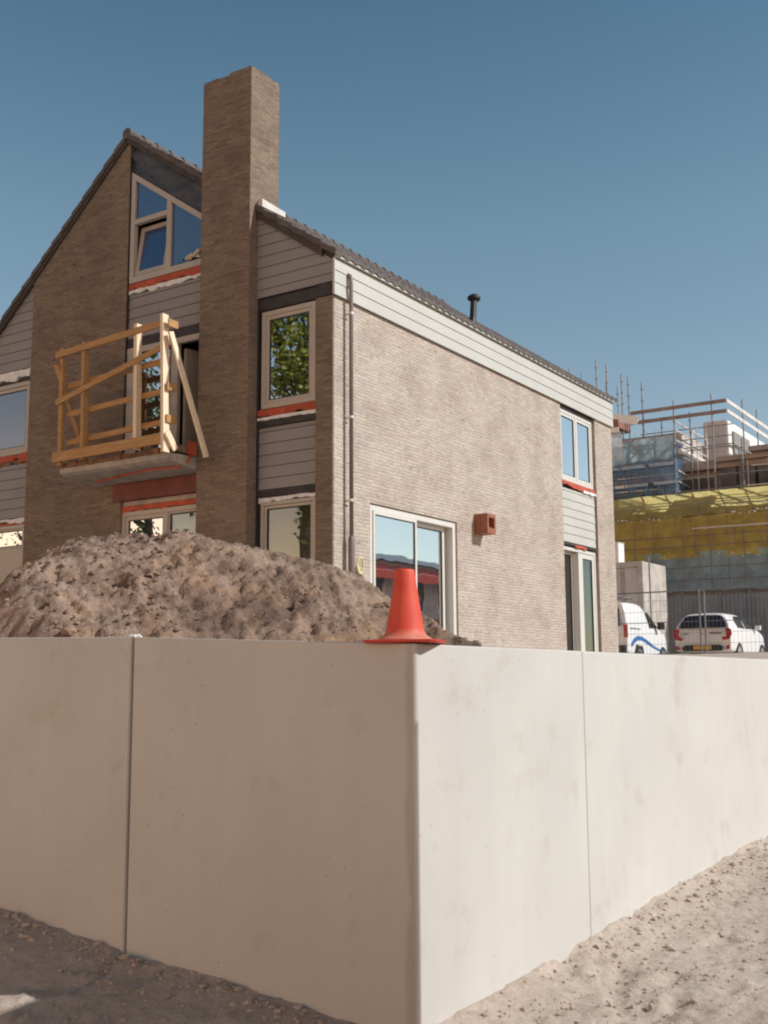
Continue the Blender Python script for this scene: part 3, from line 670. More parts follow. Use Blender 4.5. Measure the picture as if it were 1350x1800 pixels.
# chimney
def chim(mb):
    mb.box(11.85, 12.50, 10.02, 10.955, ZG, 10.50)
    rs = random.Random(5)
    # uneven topmost course and a few bricks standing proud
    y = 10.02
    while y < 10.93:
        h = .03+.03*rs.random(); mb.box(11.852+rs.random()*.01, 12.495-rs.random()*.01, y+.003, min(y+.21, 10.953), 10.501, 10.50+h); y += .213
    for k in range(26):
        z = 4.5+rs.random()*6; z = round(z/.0555)*.0555
        if rs.random() < .5: mb.box(11.85-.006-rs.random()*.006, 11.86, 10.30+rs.random()*.4, 10.50+rs.random()*.4, z, z+.05)
        else: mb.box(11.86, 11.95, 10.955, 10.962+rs.random()*.012, z, z+.05)
o = part('chimney', M['brick_gable'], chim, label='tall square brick chimney on the gable')
part('chimney_flashing', M['lead'], lambda mb: mb.prism([(12.02, 8.40), (12.56, 8.42), (12.56, 8.50), (12.02, 8.52)], 'y', 9.93, 10.018), o)
part('joint_cover', M['rubber'], lambda mb: (mb.box(XG-.012, XG+.03, 9.985, 10.018, ZG, 8.36)), o)

# roof: under-slab, verge boards, tiles, ridge
roof = part('roof', M['verge'], lambda mb: (mb.prism([(YF-.02, zr(YF-.02)-.155), (YF-.02, zr(YF-.02)-.06), (12.7, 10.26), (YB+.25, zr(YB+.25)-.06), (YB+.25, zr(YB+.25)-.17), (12.7, 10.14)], 'x', XG-.036, XE+.10)), label='dark tiled pitched roof')
part('verge_board', M['verge'], lambda mb: mb.prism([(8.83, zr(8.83)-.215), (8.83, zr(8.83)-.035), (12.7, 10.285), (YB+.3, zr(YB+.3)-.035), (YB+.3, zr(YB+.3)-.18), (12.7, 10.14)], 'x', XG-.078, XG-.038), roof)
part('eave_trim', M['clad'], lambda mb: mb.box(XG-.05, XE+.05, YF-.085, YF-.045, 7.352, 7.378), roof)
part('eave_shadow_gap', M['rubber'], lambda mb: mb.box(XG-.03, XE+.03, YF-.06, YF-.022, 7.38, 7.40), roof)
def tiles(mb, y_e, y_r, sgn):
    """wavy interlocking courses from eave (y_e) to ridge (y_r)"""
    nx = int((XE+.16-(XG-.09))/.042); xs = np.linspace(XG-.09, XE+.16, nx)
    L = abs(y_r-y_e); cos = 1/math.sqrt(1+(.70 if sgn > 0 else .88)**2); nc = int(round(L/(.31*cos))); rows = []
    for k in range(nc):
        for fr_, lift in ((0.0, .034), (1.0, .004)):
            t = (k+fr_)/nc; y = y_e+(y_r-y_e)*t; jit = (random.random()-.5)*.006
            rows.append((y, lift+jit, k))
    vs = []; per = .205
    for (y, lift, k) in [(rows[0][0], -.03, 0)]+rows:
        for x in xs:
            ph = ((x/per)) % 1.0
            wv = .030*max(0, math.sin(ph*math.pi*2))**.8-.008
            j = .004*math.sin(int(x/per)*12.9898+k*78.2)
            vs.append((x, y, zr(y)-.035+lift+wv+j))
    nr_ = len(rows)+1; fs = [(r_*nx+i, r_*nx+i+1, (r_+1)*nx+i+1, (r_+1)*nx+i) for r_ in range(nr_-1) for i in range(nx-1)]
    mb.add(vs, fs)
    # verge: hanging tile ends, stepping course by course
    for k in range(nc):
        y0 = y_e+(y_r-y_e)*k/nc; y1 = y_e+(y_r-y_e)*(k+1)/nc
        z0, z1 = zr(y0), zr(y1)
        mb.add([(XG-.10, y0, z0+.012), (XG-.10, y1, z1-.02), (XG-.10, y1, z1-.11), (XG-.10, y0, z0-.08), (XG-.08, y0, z0+.012), (XG-.08, y1, z1-.02), (XG-.08, y1, z1-.11), (XG-.08, y0, z0-.08)],
               [(0,1,2,3),(7,6,5,4),(0,4,5,1),(1,5,6,2),(2,6,7,3),(3,7,4,0)])
part('roof_tiles', M['tile'], lambda mb: tiles(mb, YF-.10, 12.66, 1), roof)
part('roof_tiles', M['tile'], lambda mb: tiles(mb, YB+.30, 12.74, -1), roof)
def ridge(mb):
    x = XG-.10
    while x < XE+.1:
        mb.tube([(x, 12.7, 10.29), (x+.33, 12.7, 10.275)], [.095, .080], 10); x += .31
part('ridge_tiles', M['tile'], ridge, roof)
# roof flue
part('roof_flue', M['black'], lambda mb: (mb.tube([(16.78, 9.1, 7.6), (16.86, 9.1, 8.20)], .058, 16), mb.tube([(16.775, 9.1, 7.62), (16.80, 9.1, 7.86)], [.085, .066], 16),
     mb.tube([(16.858, 9.1, 8.19), (16.862, 9.1, 8.225), (16.868, 9.1, 8.26), (16.872, 9.1, 8.30), (16.874, 9.1, 8.315)], [.062, .115, .118, .075, .02], 16)), roof, smooth=False)
# downpipe with clips
dp = part('downpipe', M['pipe'], lambda mb: (mb.tube([(12.335, YF+.02, 7.17), (12.335, YF-.04, 7.19), (12.335, YF-.075, 7.165), (12.335, YF-.092, 7.11), (12.335, YF-.095, 7.03), (12.335, YF-.095, 3.5)], .029, 12),
     mb.tube([(12.335, YF-.095, 3.52), (12.335, YF-.095, 3.47), (12.335, YF-.095, 1.6)], [.034, .045, .045], 12)), smooth=True)
for z in (6.62, 5.15, 4.0):
    part('pipe_clip', M['clip'], lambda mb: (mb.lathe([(.033, -.018), (.036, -.018), (.036, .018), (.033, .018)], 12, (12.335, YF-.095, z)), mb.box(12.365, 12.41, YF-.09, YF-.082, z-.012, z+.012), mb.box(12.33, 12.34, YF-.066, YF, z-.01, z+.01)), dp)
# rust-red vent box
def ventb(mb):
    x0, x1, z0, z1, p = 15.95, 16.24, 3.93, 4.25, .245
    sb(mb, x0, x0+.05, z0, z1, -p, -.001); sb(mb, x1-.05, x1, z0, z1, -p, -.001); sb(mb, x0+.05, x1-.05, z1-.06, z1, -p, -.001); sb(mb, x0+.05, x1-.05, z0, z0+.09, -p, -.001)
    mb.add([SP(x0+.05, z0+.09, -p+.01), SP(x1-.05, z0+.09, -p+.01), SP(x1-.05, z0+.09, -.02), SP(x0+.05, z0+.09, -.02), SP(x0+.05, z0+.2, -.02), SP(x1-.05, z0+.2, -.02)], [(0,1,2,3), (0,4,3), (1,2,5), (0,1,5,4), (2,3,4,5)])
vb = part('wall_vent', M['vent'], ventb)
part('vent_throat', M['black'], lambda mb: sb(mb, 16.0, 16.19, 4.02, 4.19, -.05, -.004), vb)
# interior seen through the panes: floors, partitions, a ceiling lamp
part('floor', M['slab'], lambda mb: (mb.box(XG+.3, XE-.32, YF+.31, YB-.31, 4.38, 4.62), mb.box(XG+.3, XE-.32, YF+.31, YB-.31, 1.45, 1.6), mb.box(XG+.3, XE-.32, 9.6, 15.0, 7.40, 7.62)))
part('partition', M['plaster'], lambda mb: (mb.box(14.9, 15.0, YF+.31, YB-.31, 1.6, 4.38), mb.box(XG+.3, 14.9, 10.9, 11.0, 1.6, 4.38), mb.box(XG+.6, XG+.7, 9.53, 10.2, 1.6, 4.38), mb.box(18.2, 18.3, YF+.31, YB-.31, 1.6, 4.38), mb.box(15.2, 15.3, YF+.31, YB-.31, 4.62, 7.4)), label='cream plastered partition walls')
part('attic_wall', M['bdark'], lambda mb: mb.prism([(10.3, 7.62), (14.9, 7.62), (12.7, 9.9)], 'x', 14.2, 14.3))
d_ = pdir(547); Dl = 17.3
lampz = 1.6+Dl*.1505
m, nt, b = newmat('lamp_glow'); b.inputs['Emission Color'].default_value = (1, .78, .42, 1); b.inputs['Emission Strength'].default_value = 14; M['lamp'] = m
lp = part('ceiling_lamp', M['black'], lambda mb: mb.tube([(d_.x*Dl, d_.y*Dl, lampz+.05), (d_.x*Dl, d_.y*Dl, 4.38)], .006, 6))
part('lamp_bulb', M['lamp'], lambda mb: mb.lathe([(.001, -.04), (.028, -.028), (.038, 0), (.026, .03), (.012, .048), (.001, .05)], 14, (d_.x*Dl, d_.y*Dl, lampz)), lp, smooth=True)
bl = bpy.data.lights.new('lamp_light', 'POINT'); bl.energy = 30; bl.color = (1, .82, .5); bl.shadow_soft_size = .05
blo = bpy.data.objects.new('lamp_light', bl); COL.objects.link(blo); blo.location = (d_.x*Dl, d_.y*Dl, lampz-.1); blo.parent = lp
# balcony slab
def slabf(mb):
    # tapered underside: prism across X, extruded along Y
    mb.prism([(11.28, 4.77), (XG-.04, 4.80), (XG-.04, 4.585), (11.36, 4.655), (11.28, 4.69)], 'y', 10.96, 13.20)
bs = part('balcony_slab', M['slab'], slabf, bevel=.012)
part('debris_edge', M['timberdirty'], lambda mb: [mb.beam((11.30+random.uniform(-.02,.02), 10.96+i*.187, 4.80+random.uniform(-.01,.02)), (11.30+random.uniform(-.02,.02), 10.96+i*.187+.183, 4.80+random.uniform(-.01,.02)), .05, .06+random.random()*.04) for i in range(12)], bs)
part('deck_board', M['timberdirty'], lambda mb: (mb.box(11.34, XG-.05, 10.93, 11.06, 4.805, 4.90), mb.box(11.34, XG-.05, 11.07, 13.18, 4.805, 4.83)), bs)
part('red_cable', M['red'], lambda mb: (mb.tube([(11.75, 12.9, 4.606), (11.62, 12.2, 4.612), (11.52, 11.5, 4.618), (11.56, 11.05, 4.60), (11.66, 10.93, 4.70), (11.72, 10.90, 4.86), (11.70, 10.91, 4.98)], .014, 6), mb.box(11.62, 11.78, 10.90, 10.92, 4.78, 4.98)), bs)

# ------------------------------------------------------------------ timber guard rail on the balcony
gr = empty('timber_guard_rail', (11.3, 12.0, 4.82), 'temporary yellow timber guard rail nailed round the balcony slab', 'guard rail')
def tb(name, p, q, w, h, up=(0,0,1), mat='timber', **kw):
    mb = MB(); mb.beam(p, q, w, h, up); return mb.build(name, M[mat], gr, bevel=.003, **kw)
XR = 11.17
for (yt, zt, yb, zb, wy, wx) in ((13.16, 6.63, 13.13, 4.80, .075, .05), (12.66, 6.63, 12.62, 4.84, .055, .10), (11.57, 6.71, 11.53, 4.86, .065, .10)):
    tb('post', (XR+.055, yb, zb), (XR+.055, yt, zt), wx, wy, (0,1,0), 'sunlitwood' if yt < 12 else 'timber')
tb('post', (XR+.005, 10.925, 4.74), (XR+.005, 11.0, 6.74), .12, .055, (0,1,0), 'sunlitwood')
tb('post', (XR+.09, 11.06, 4.86), (XR+.09, 11.09, 6.5), .06, .05, (0,1,0))
tb('top_rail', (XR-.012, 13.23, 6.505), (XR-.012, 10.97, 6.615), .024, .10)
tb('rail', (XR+.125, 13.08, 6.03), (XR+.125, 10.99, 6.11), .024, .09)
tb('rail', (XR+.125, 13.07, 5.59), (XR+.125, 10.99, 5.67), .024, .085)
tb('rail', (XR+.125, 13.06, 5.15), (XR+.125, 10.99, 5.22), .024, .085)
tb('brace', (XR-.012, 13.19, 5.76), (XR-.012, 10.98, 6.27), .024, .085)
tb('toe_board', (XR-.012, 13.22, 4.92), (XR-.012, 10.96, 4.945), .026, .15)
tb('brace', (XR+.02, 10.885, 6.47), (XG-.38, 10.62, 4.72), .085, .035, (0,1,0), 'sunlitwood')
tb('brace', (XR-.01, 13.22, 6.36), (XR+.65, 13.16, 4.86), .03, .085, (0,1,0))
for z in (6.6, 5.68, 5.22): tb('side_rail', (XR-.02, 10.895, z), (XR+.17, 10.895, z), .026, .11)
tb('foot_block', (XR-.03, 10.87, 5.02), (XR+.14, 10.86, 4.79), .10, .035, (0,1,0), 'sunlitwood')

# ------------------------------------------------------------------ yellow hose by the downpipe
mb = MB(); pts = []
for k in range(26):
    t = k/25*2*math.pi*1.15; pts.append((12.52+.075*math.cos(t), YF-.10-.02*math.sin(t), 3.12+.115*math.sin(t)))
mb.tube(pts, .013, 8); mb.tube([(12.44, YF-.11, 3.12), (12.48, YF-.14, 2.95), (12.56, YF-.17, 2.84), (12.66, YF-.18, 2.74)], [.022,.04,.042,.02], 8)
M['yellow'] = simple('pale_yellow_rubber', (.62, .55, .26), .5, .1, 8)
o = mb.build('hose_coil', M['yellow'], smooth=True); tag(o, 'pale yellow hose coil against the wall beside the downpipe', 'hose')

# ------------------------------------------------------------------ apartment block under construction, far right
GB = 2.05
blk = empty('apartment_block', (46, 14, GB), 'flat-roofed apartment block under construction behind nets and scaffolding', 'building')
part('wall', M['bbrown'], lambda mb: (mb.box(45.4, 60, 0, 26, GB-.3, 10.0), mb.box(45.0, 60, 0, 14.7, 10.002, 10.36)), blk, label='brown lower storeys')
part('floor_edge', M['slab'], lambda mb: [mb.box(44.98, 45.396, 0, 25.9, z, z+.26) for z in (4.75, 7.5)], blk)
part('upper_wall', M['bwall'], lambda mb: (mb.box(45.3, 60, 14.75, 26, 10.01, 11.74), mb.box(48.3, 60.1, 13.75, 14.745, 10.37, 12.72)), blk, label='pale upper storey')
part('insulation', M['bwhite'], lambda mb: mb.box(48.35, 60, 13.69, 13.745, 10.37, 12.70), blk, label='white insulated side of the upper storey')
part('sheeting', M['clad_gable'], lambda mb: mb.box(48.9, 51.4, 13.60, 13.685, 10.9, 12.3), blk)
rs = random.Random(21)
for r_ in range(3):
    z0 = (2.4, 5.2, 8.0)[r_]
    y = 1.2
    while y < 24:
        wv = rs.choice([1.1, 1.6, 2.0]); f = part('window', M['bwall'], lambda mb: ring(lambda m_, u0, u1, v0, v1, d0, d1: m_.box(45.33+d0, 45.33+d1, u0, u1, v0, v1), mb, y, y+wv, z0, z0+1.8, .07, 0, .06), blk)
        part('pane', M['bdark'], lambda mb: mb.box(45.37, 45.395, y+.075, y+wv-.075, z0+.075, z0+1.725), f)
        y += wv+rs.choice([.6, .9, 1.2])
M['redbrown'] = simple('red_brown_planks', (.26, .12, .085), .8, .2, 3)
part('roof_edge', M['redbrown'], lambda mb: mb.box(43.9, 45.29, 16.95, 18.3, 11.98, 12.34), blk)
part('parapet_foil', M['bwhite'], lambda mb: (mb.beam((43.88, 16.2, 12.25), (43.88, 18.0, 12.62), .05, .2), mb.beam((43.86, 16.1, 12.12), (43.86, 16.9, 12.35), .06, .34), mb.box(43.87, 43.9, 16.95, 18.0, 11.78, 11.98)), blk)
part('door_opening', M['bdark'], lambda mb: [mb.box(44.95, 44.99, y0, y0+.62, 8.95, 9.98) for y0 in (10.2, 11.0, 11.75, 12.5)], blk)
part('terrace_edge', M['bbrown'], lambda mb: (mb.box(44.72, 44.99, 3, 13.25, 10.22, 10.42), mb.box(44.3, 45.2, 10.3, 11.8, 10.43, 10.62)), blk)

sc = empty('scaffolding', (44, 14, GB), 'tall steel tube scaffolding with double guard boards round the apartment block', 'scaffolding')
def stt(y, x, top, r=.034, ros=True):
    def fn(mb):
        mb.tube([(x, y, GB), (x, y, top)], r, 6)
        z = top-.35
        while ros and z > top-3.2: mb.lathe([(.03, -.02), (.062, -.012), (.062, .012), (.03, .02)], 8, (x, y, z)); z -= .5
    return part('standard', M['steel'], fn, sc)
for y, t in ((13.06, 12.86), (14.62, 12.8), (15.9, 12.55), (17.4, 12.6), (11.95, 10.9), (10.7, 11.0), (9.5, 10.9), (18.9, 12.4)): stt(y, 44, t)
for y, t in ((14.25, 12.45), (15.45, 12.3), (16.25, 14.05), (16.85, 14.35), (17.80, 15.08), (18.27, 15.34), (18.97, 14.82), (19.54, 15.2), (12.3, 10.7)): stt(y, 44.9, t)
stt(17.02, 44.6, 14.45); stt(17.95, 45.2, 14.4, .028); stt(17.45, 45.2, 14.1, .028)
for x in (46.2, 48.4, 50.6, 53.0): stt(12.45, x, 13.0, ros=False)
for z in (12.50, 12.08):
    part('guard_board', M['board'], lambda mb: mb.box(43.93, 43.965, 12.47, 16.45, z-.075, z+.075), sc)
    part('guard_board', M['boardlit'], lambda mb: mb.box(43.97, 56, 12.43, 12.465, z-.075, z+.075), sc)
for z in (11.42, 10.6, 9.9, 9.1): part('ledger', M['steel'], lambda mb: mb.tube([(43.95, 14.6, z), (43.95, 19.6, z)], .028, 6), sc)
for z in (9.55, 9.0): part('ledger', M['steel'], lambda mb: mb.tube([(43.95, 3.0, z), (43.95, 14.6, z)], .028, 6), sc)
for z in (11.3, 10.95, 10.85, 11.75): part('ledger', M['steel'], lambda mb: mb.tube([(44.95, 12.5, z), (44.95, 16.4, z+.02)], .022, 6), sc)
for dz in (0, -.36, -.78):
    part('stair_rail', M['boardlit'], lambda mb: mb.tube([(44, 14.58, 11.93+dz), (47.9, 14.52, 11.86+dz)], .035, 6), sc)
part('stair_landing', M['boardlit'], lambda mb: mb.box(44.1, 48.0, 14.40, 14.56, 10.60, 10.82), sc)
part('stair_post', M['boardlit'], lambda mb: (mb.tube([(47.9, 14.5, 10.7), (47.9, 14.5, 12.0)], .035, 6), mb.tube([(45.9, 14.5, 8.7), (45.9, 14.5, 11.9)], .035, 6)), sc)
for (p, q) in (((44, 14.55, 9.9), (47.7, 14.5, 9.75)), ((44, 14.55, 9.45), (47.7, 14.5, 9.3)), ((44, 14.55, 9.05), (46.7, 14.5, 8.95))):
    part('stair_rail', M['boardlit'], lambda mb: mb.tube([p, q], .03, 6), sc)
for (z, a, b_) in ((10.3, 14.7, 19), (9.55, 14.7, 19), (8.62, 3, 19)):
    part('platform', M['board'], lambda mb: (mb.box(44.02, 44.85, a, b_, z-.05, z), mb.box(43.97, 44.0, a, b_, z, z+.16)), sc)
for y0 in (15.0, 16.2, 17.2): part('toe_board', M['boardlit'], lambda mb: (mb.box(43.96, 43.99, y0-.3, y0+.75, 10.16, 10.30), mb.box(43.9, 43.93, y0-.4, y0+.55, 9.38, 9.50)), sc); part('diagonal_tube', M['steel'], lambda mb: mb.tube([(43.92, y0, 8.7), (43.92, y0+.9, 10.3)], .024, 6), sc)
for y0 in (13.6, 14.0, 14.9, 15.2, 15.7, 16.6, 12.0, 11.2): part('tube', M['boardlit'], lambda mb: mb.tube([(44.88, y0, 8.7), (44.88, y0, 11.9 if y0 > 13.3 else 10.9)], .018, 5), sc)
for y0, z0 in ((14.7, 11.15), (15.1, 10.55), (14.7, 9.75), (15.4, 9.2), (9.2, 9.75), (9.4, 8.98)): part('ledger', M['boardlit'], lambda mb: mb.tube([(43.9, y0, z0), (43.9, y0+2.4, z0+.02)], .02, 5), sc)
for y0 in (9.6, 11.1, 12.0, 12.6, 13.3, 14.4, 15.6, 16.4): part('tube', M['board'], lambda mb: mb.tube([(43.72, y0, 5.1), (43.72, y0, 7.9)], .016, 5), sc)
for z0 in (7.15, 6.75, 5.9, 5.4): part('ledger', M['board'], lambda mb: mb.tube([(43.70, 8.0, z0), (43.70, 17.2, z0+.03)], .016, 5), sc)
for k in range(14):
    y0 = 3.2+k*1.05; part('fan_bracket', M['steel'], lambda mb: mb.tube([(43.9, y0, 7.95), (43.25, y0, 8.86)], .022, 5), sc)
part('ledger', M['steel'], lambda mb: mb.tube([(43.52, 3, 8.42), (43.52, 17.6, 8.42)], .025, 5), sc)
part('ledger', M['boardlit'], lambda mb: mb.tube([(43.72, 9.2, 7.42), (43.72, 14.0, 7.45)], .03, 5), sc)
for y0 in (12.35, 13.9, 10.2): part('tube', M['board'], lambda mb: mb.tube([(43.74, y0, 6.3), (43.74, y0, 7.6)], .024, 5), sc)
for i in range(22):
    y0 = 8+i*.33; part('bar', M['grey'], lambda mb: mb.tube([(43.9, y0, 2.4), (43.9, y0, 4.72)], .022, 5), sc)

def sheet_obj(name, mat, p00, p10, p01, label, cat, nu=90, nv=14, amp=.12, seed=1, ragged=.0):
    p00, p10, p01 = Vector(p00), Vector(p10), Vector(p01); U, V = p10-p00, p01-p00; nn = U.cross(V).normalized(); mb = MB()
    vs = []
    for i in range(nu+1):
        for j in range(nv+1):
            u, v = i/nu, j/nv
            d = float(fbm(np.array([u*U.length*.8]), np.array([v*V.length*.5]), 1.1, 3, .55, seed)[0])*amp*2
            rg = (float(fbm(np.array([u*U.length]), np.array([3.3]), .8, 3, .6, seed+4)[0])*ragged) if j == 0 else 0
            vs.append(p00+U*u+V*v+nn*d+Vector((0, 0, rg)))
    mb.add(vs, [(i*(nv+1)+j, (i+1)*(nv+1)+j, (i+1)*(nv+1)+j+1, i*(nv+1)+j+1) for i in range(nu) for j in range(nv)])
    o = mb.build(name, mat, smooth=True)
    return tag(o, label, cat)
sheet_obj('safety_net', M['yellownet'], (43.78, 2, 6.34), (43.78, 18.6, 6.28), (43.85, 2, 8.0), 'dark yellow lower safety net hanging on the scaffolding', 'safety net', amp=.07, seed=2, ragged=.06)
sheet_obj('catch_net', M['catchnet'], (43.90, 2, 8.0), (43.90, 17.35, 7.98), (43.20, 2, 8.82), 'bright yellow catch net leaning out along the top of the yellow band', 'safety net', amp=.05, seed=3)
sheet_obj('dust_sheet', M['bluesheet'], (43.80, 14.63, 10.35), (43.80, 22, 10.30), (43.80, 14.63, 11.32), 'pale blue dust sheet over the top of the blue net', 'dust sheet', amp=.14, seed=15, ragged=.2)
sheet_obj('net_return', M['bluenet'], (43.80, 14.60, 8.75), (44.85, 14.60, 8.75), (43.80, 14.60, 11.2), 'bright blue narrow net turned round the scaffolding corner', 'safety net', 12, 14, amp=.04, seed=16)
sheet_obj('safety_net', M['bluenet'], (43.82, 14.63, 8.75), (43.82, 22, 8.75), (43.82, 14.63, 10.42), 'deep blue safety net on the upper left of the scaffolding, above the yellow band', 'safety net', amp=.12, seed=5)
sheet_obj('safety_net', M['greynet'], (43.80, 2, 4.95), (43.80, 18.6, 5.0), (43.80, 2, 6.5), 'grey-green net below the yellow band', 'safety net', amp=.10, seed=7, ragged=.05)
sheet_obj('plastic_sheet', M['sheet'], (43.74, 16.75, 10.55), (43.74, 18.2, 10.55), (43.74, 16.75, 11.75), 'milky plastic sheet on the scaffolding next to the brick house', 'plastic sheet', 20, 12, amp=.12, seed=8)
sheet_obj('ground_floor_hoarding', M['grey'], (44.3, 2, 2.0), (44.3, 18.5, 2.0), (44.3, 2, 4.85), 'dark grey hoarding behind the cars under the nets', 'hoarding', amp=.03, seed=9)

# ------------------------------------------------------------------ concrete shed behind the van
hut = empty('concrete_shed', (40, 15, GB), 'weathered pale concrete shed behind the white van', 'shed')
def hutf(mb):
    X0, X1, Y0, Y1, z1 = 38.5, 40.95, 14.18, 17.2, 5.74
    mb.box(X0, X1, Y0, Y0+.18, GB-.2, z1); mb.box(X0, X1, Y1-.18, Y1, GB-.2, z1); mb.box(X1-.18, X1-.001, Y0+.181, Y1-.181, GB-.2, z1); mb.box(X0+.001, X1-.181, Y0+.181, Y1-.181, z1-.2, z1-.001)
part('wall', M['hut'], hutf, hut, bevel=.02)
part('shutter', M['bwall'], lambda mb: mb.box(38.62, 38.7, 14.37, 17.0, GB-.2, 5.53), hut)
part('stain', M['slab'], lambda mb: mb.box(38.6, 38.61, 14.9, 15.05, 3.2, 5.5), hut)
mb = MB(); mb.tube([(38.2, 13.82, GB), (38.2, 13.82, 5.85)], .03, 8); mb.tube([(38.2, 13.82, 5.85), (38.2, 13.75, 5.93)], .03, 8)
tag(mb.build('steel_pole', M['steel']), 'thin dark steel pole in front of the concrete shed', 'pole')
mb = MB(); mb.box(38.62, 39.2, 15.10, 15.9, 5.745, 6.46); mb.box(38.60, 39.22, 15.08, 15.92, 6.461, 6.50)
tag(mb.build('site_cabinet', M['bwhite'], bevel=.03), 'white cabinet on the shed roof, peeping past the rear corner of the brick house', 'cabinet')

# ------------------------------------------------------------------ mesh fence panels
def fence_panel():
    root = empty('fence_panel', (0, 0, 0))
    mb = MB(); mb.tube([(0,0,.08),(0,0,1.97)], .028, 8); mb.tube([(0,3.4,.08),(0,3.4,1.97)], .028, 8); mb.tube([(0,0,1.95),(0,3.4,1.95)], .02, 8); mb.tube([(0,0,.22),(0,3.4,.22)], .02, 8); mb.tube([(0,0,1.1),(0,3.4,1.1)], .012, 6)
    mb.build('frame', M['steel'], root)
    mb = MB()
    for i in range(1, 31): mb.tube([(.0,i*.11,.22),(.0,i*.11,1.95)], .003, 4)
    for z in (.5,.8,1.4,1.7): mb.tube([(0,0,z),(0,3.4,z)], .0045, 4)
    mb.build('wire_mesh', M['steel'], root)
    for y in (0, 3.4):
        mb = MB(); mb.box(-.35,.35,y-.11,y+.11,0,.13); mb.build('foot', M['hut'], root, bevel=.02)
    return root
fp0 = fence_panel(); grp = 'wire mesh site fence panels in front of the cars'
fp0.location = (30.5, 9.66, GB-.02); tag(fp0, 'wire mesh fence panel in front of the white van', 'fence panel', grp)
fp1 = copy_tree(fp0); fp1.location = (30.5, 6.12, GB-.02); tag(fp1, 'wire mesh fence panel in front of the right half of the white car', 'fence panel', grp)

# ------------------------------------------------------------------ vehicles
def loft(mb, st, lean):
    """st: x, roof z, roof half width, belt z, belt half width, low z, front-of-section lean factor"""
    rings = []
    for (x, zt, wr, zb, w, zl, k) in st:
        half = [(0, zt), (wr*.6, zt-.008), (wr*.9, zt-.035), (wr, zt-.085), ((wr+w)/2+.03, (zt+zb)/2-.02), (w-.02, zb), (w, zb-.10), (w+.005, (zb+zl)/2), (w-.01, zl+.08), (w-.07, zl)]
        full = half+[(-a, z) for a, z in reversed(half[1:])]
        rings.append([(x+lean*k*max(0, (z-zb)/(zt-zb+1e-6)), a, z) for a, z in full])
    n = len(rings[0]); vs = [p for r_ in rings for p in r_]
    fs = [(i*n+k, i*n+(k+1)%n, (i+1)*n+(k+1)%n, (i+1)*n+k) for i in range(len(rings)-1) for k in range(n)]
    fs += [tuple(range(n-1, -1, -1)), tuple((len(rings)-1)*n+k for k in range(n))]
    return mb.add(vs, fs)
def wheel(x, y, r, par, out):
    t = MB(); t.v = []; pr = [(r*.60, -.09), (r*.9, -.10), (r, -.06), (r, .06), (r*.9, .10), (r*.60, .09)]
    n = 24; vs = []; 
    for rr, a in pr:
        for k in range(n): th = 2*math.pi*k/n; vs.append((x+rr*math.cos(th), y+a, r+rr*math.sin(th)))
    fs = [(i*n+k, i*n+(k+1)%n, (i+1)*n+(k+1)%n, (i+1)*n+k) for i in range(len(pr)-1) for k in range(n)]
    w = t.add(vs, fs).build('wheel', M['tyre'], par, smooth=True)
    q = MB(); vs = [(x, y+out*.05, r)]; n = 20
    for k in range(n):
        th = 2*math.pi*k/n; rr = r*.60; vs.append((x+rr*math.cos(th), y+out*.09, r+rr*math.sin(th)))
    q.add(vs, [(0, 1+k, 1+(k+1)%n) for k in range(n)]); q.build('rim', M['rim'], w)
# small white hatchback, its back to us
car = empty('hatchback', (0, 0, 0))
st = [(.05,1.30,.50,.93,.70,.34,1),(.0,1.36,.57,.94,.78,.30,1),(.10,1.40,.60,.95,.83,.26,.85),(.30,1.425,.61,.95,.86,.24,.6),(.7,1.43,.62,.94,.865,.22,.2),(1.3,1.43,.62,.93,.865,.22,0),(1.8,1.41,.61,.93,.865,.22,0),(2.25,1.34,.58,.94,.865,.22,0),(2.62,1.16,.60,.95,.86,.22,0),(2.9,.99,.66,.93,.86,.22,0),(3.35,.90,.64,.84,.84,.22,0),(3.6,.78,.55,.70,.78,.24,0),(3.72,.62,.45,.56,.66,.3,0)]
mb = loft(MB(), st, .22); body = mb.build('body', M['white'], car, smooth=True)
sub = body.modifiers.new('sub', 'SUBSURF'); sub.levels = 1; sub.render_levels = 2
def back(mb, poly, d=.0):  # poly (y,z) on the rear face
    def X(z): return .22*max(0, (z-.94)/.42)*1.0-.028+d-(.0 if z > .94 else 0)
    front = [(X(z), y, z) for y, z in poly]; bk = [(X(z)+.03, y, z) for y, z in poly]; n = len(poly)
    mb.add(front+bk, [tuple(range(n)), tuple(range(2*n-1, n-1, -1))]+[(i, n+i, n+(i+1)%n, (i+1)%n) for i in range(n)])
def cpart(name, mat, fn, par=car):
    mb = MB(); fn(mb); return mb.build(name, mat, par)
cpart('rear_window', M['carglass'], lambda mb: back(mb, [(-.70,.97),(-.60,1.02),(.60,1.02),(.70,.97),(.66,1.08),(.55,1.31),(.45,1.345),(-.45,1.345),(-.55,1.31),(-.66,1.08)][2:8][:0] or [(-.69,.985),(.69,.985),(.66,1.10),(.53,1.315),(.42,1.345),(-.42,1.345),(-.53,1.315),(-.66,1.10)], .002))
for s in (-1, 1):
    cpart('tail_light', M['taillight'], lambda mb: back(mb, [(s*.60,.62),(s*.55,.70),(s*.70,.74),(s*.66,.90),(s*.68,.97),(s*.82,.95),(s*.85,.80),(s*.78,.66)], -.012))
    cpart('reflector', M['taillight'], lambda mb: back(mb, [(s*.68,.36),(s*.68,.47),(s*.76,.49),(s*.77,.38)], -.01))
cpart('bumper_insert', M['black'], lambda mb: back(mb, [(-.55,.33),(.55,.33),(.60,.42),(.50,.50),(-.50,.50),(-.60,.42)], -.012))
cpart('number_plate', M['plate'], lambda mb: back(mb, [(-.26,.37),(.26,.37),(.26,.48),(-.26,.48)], -.022))
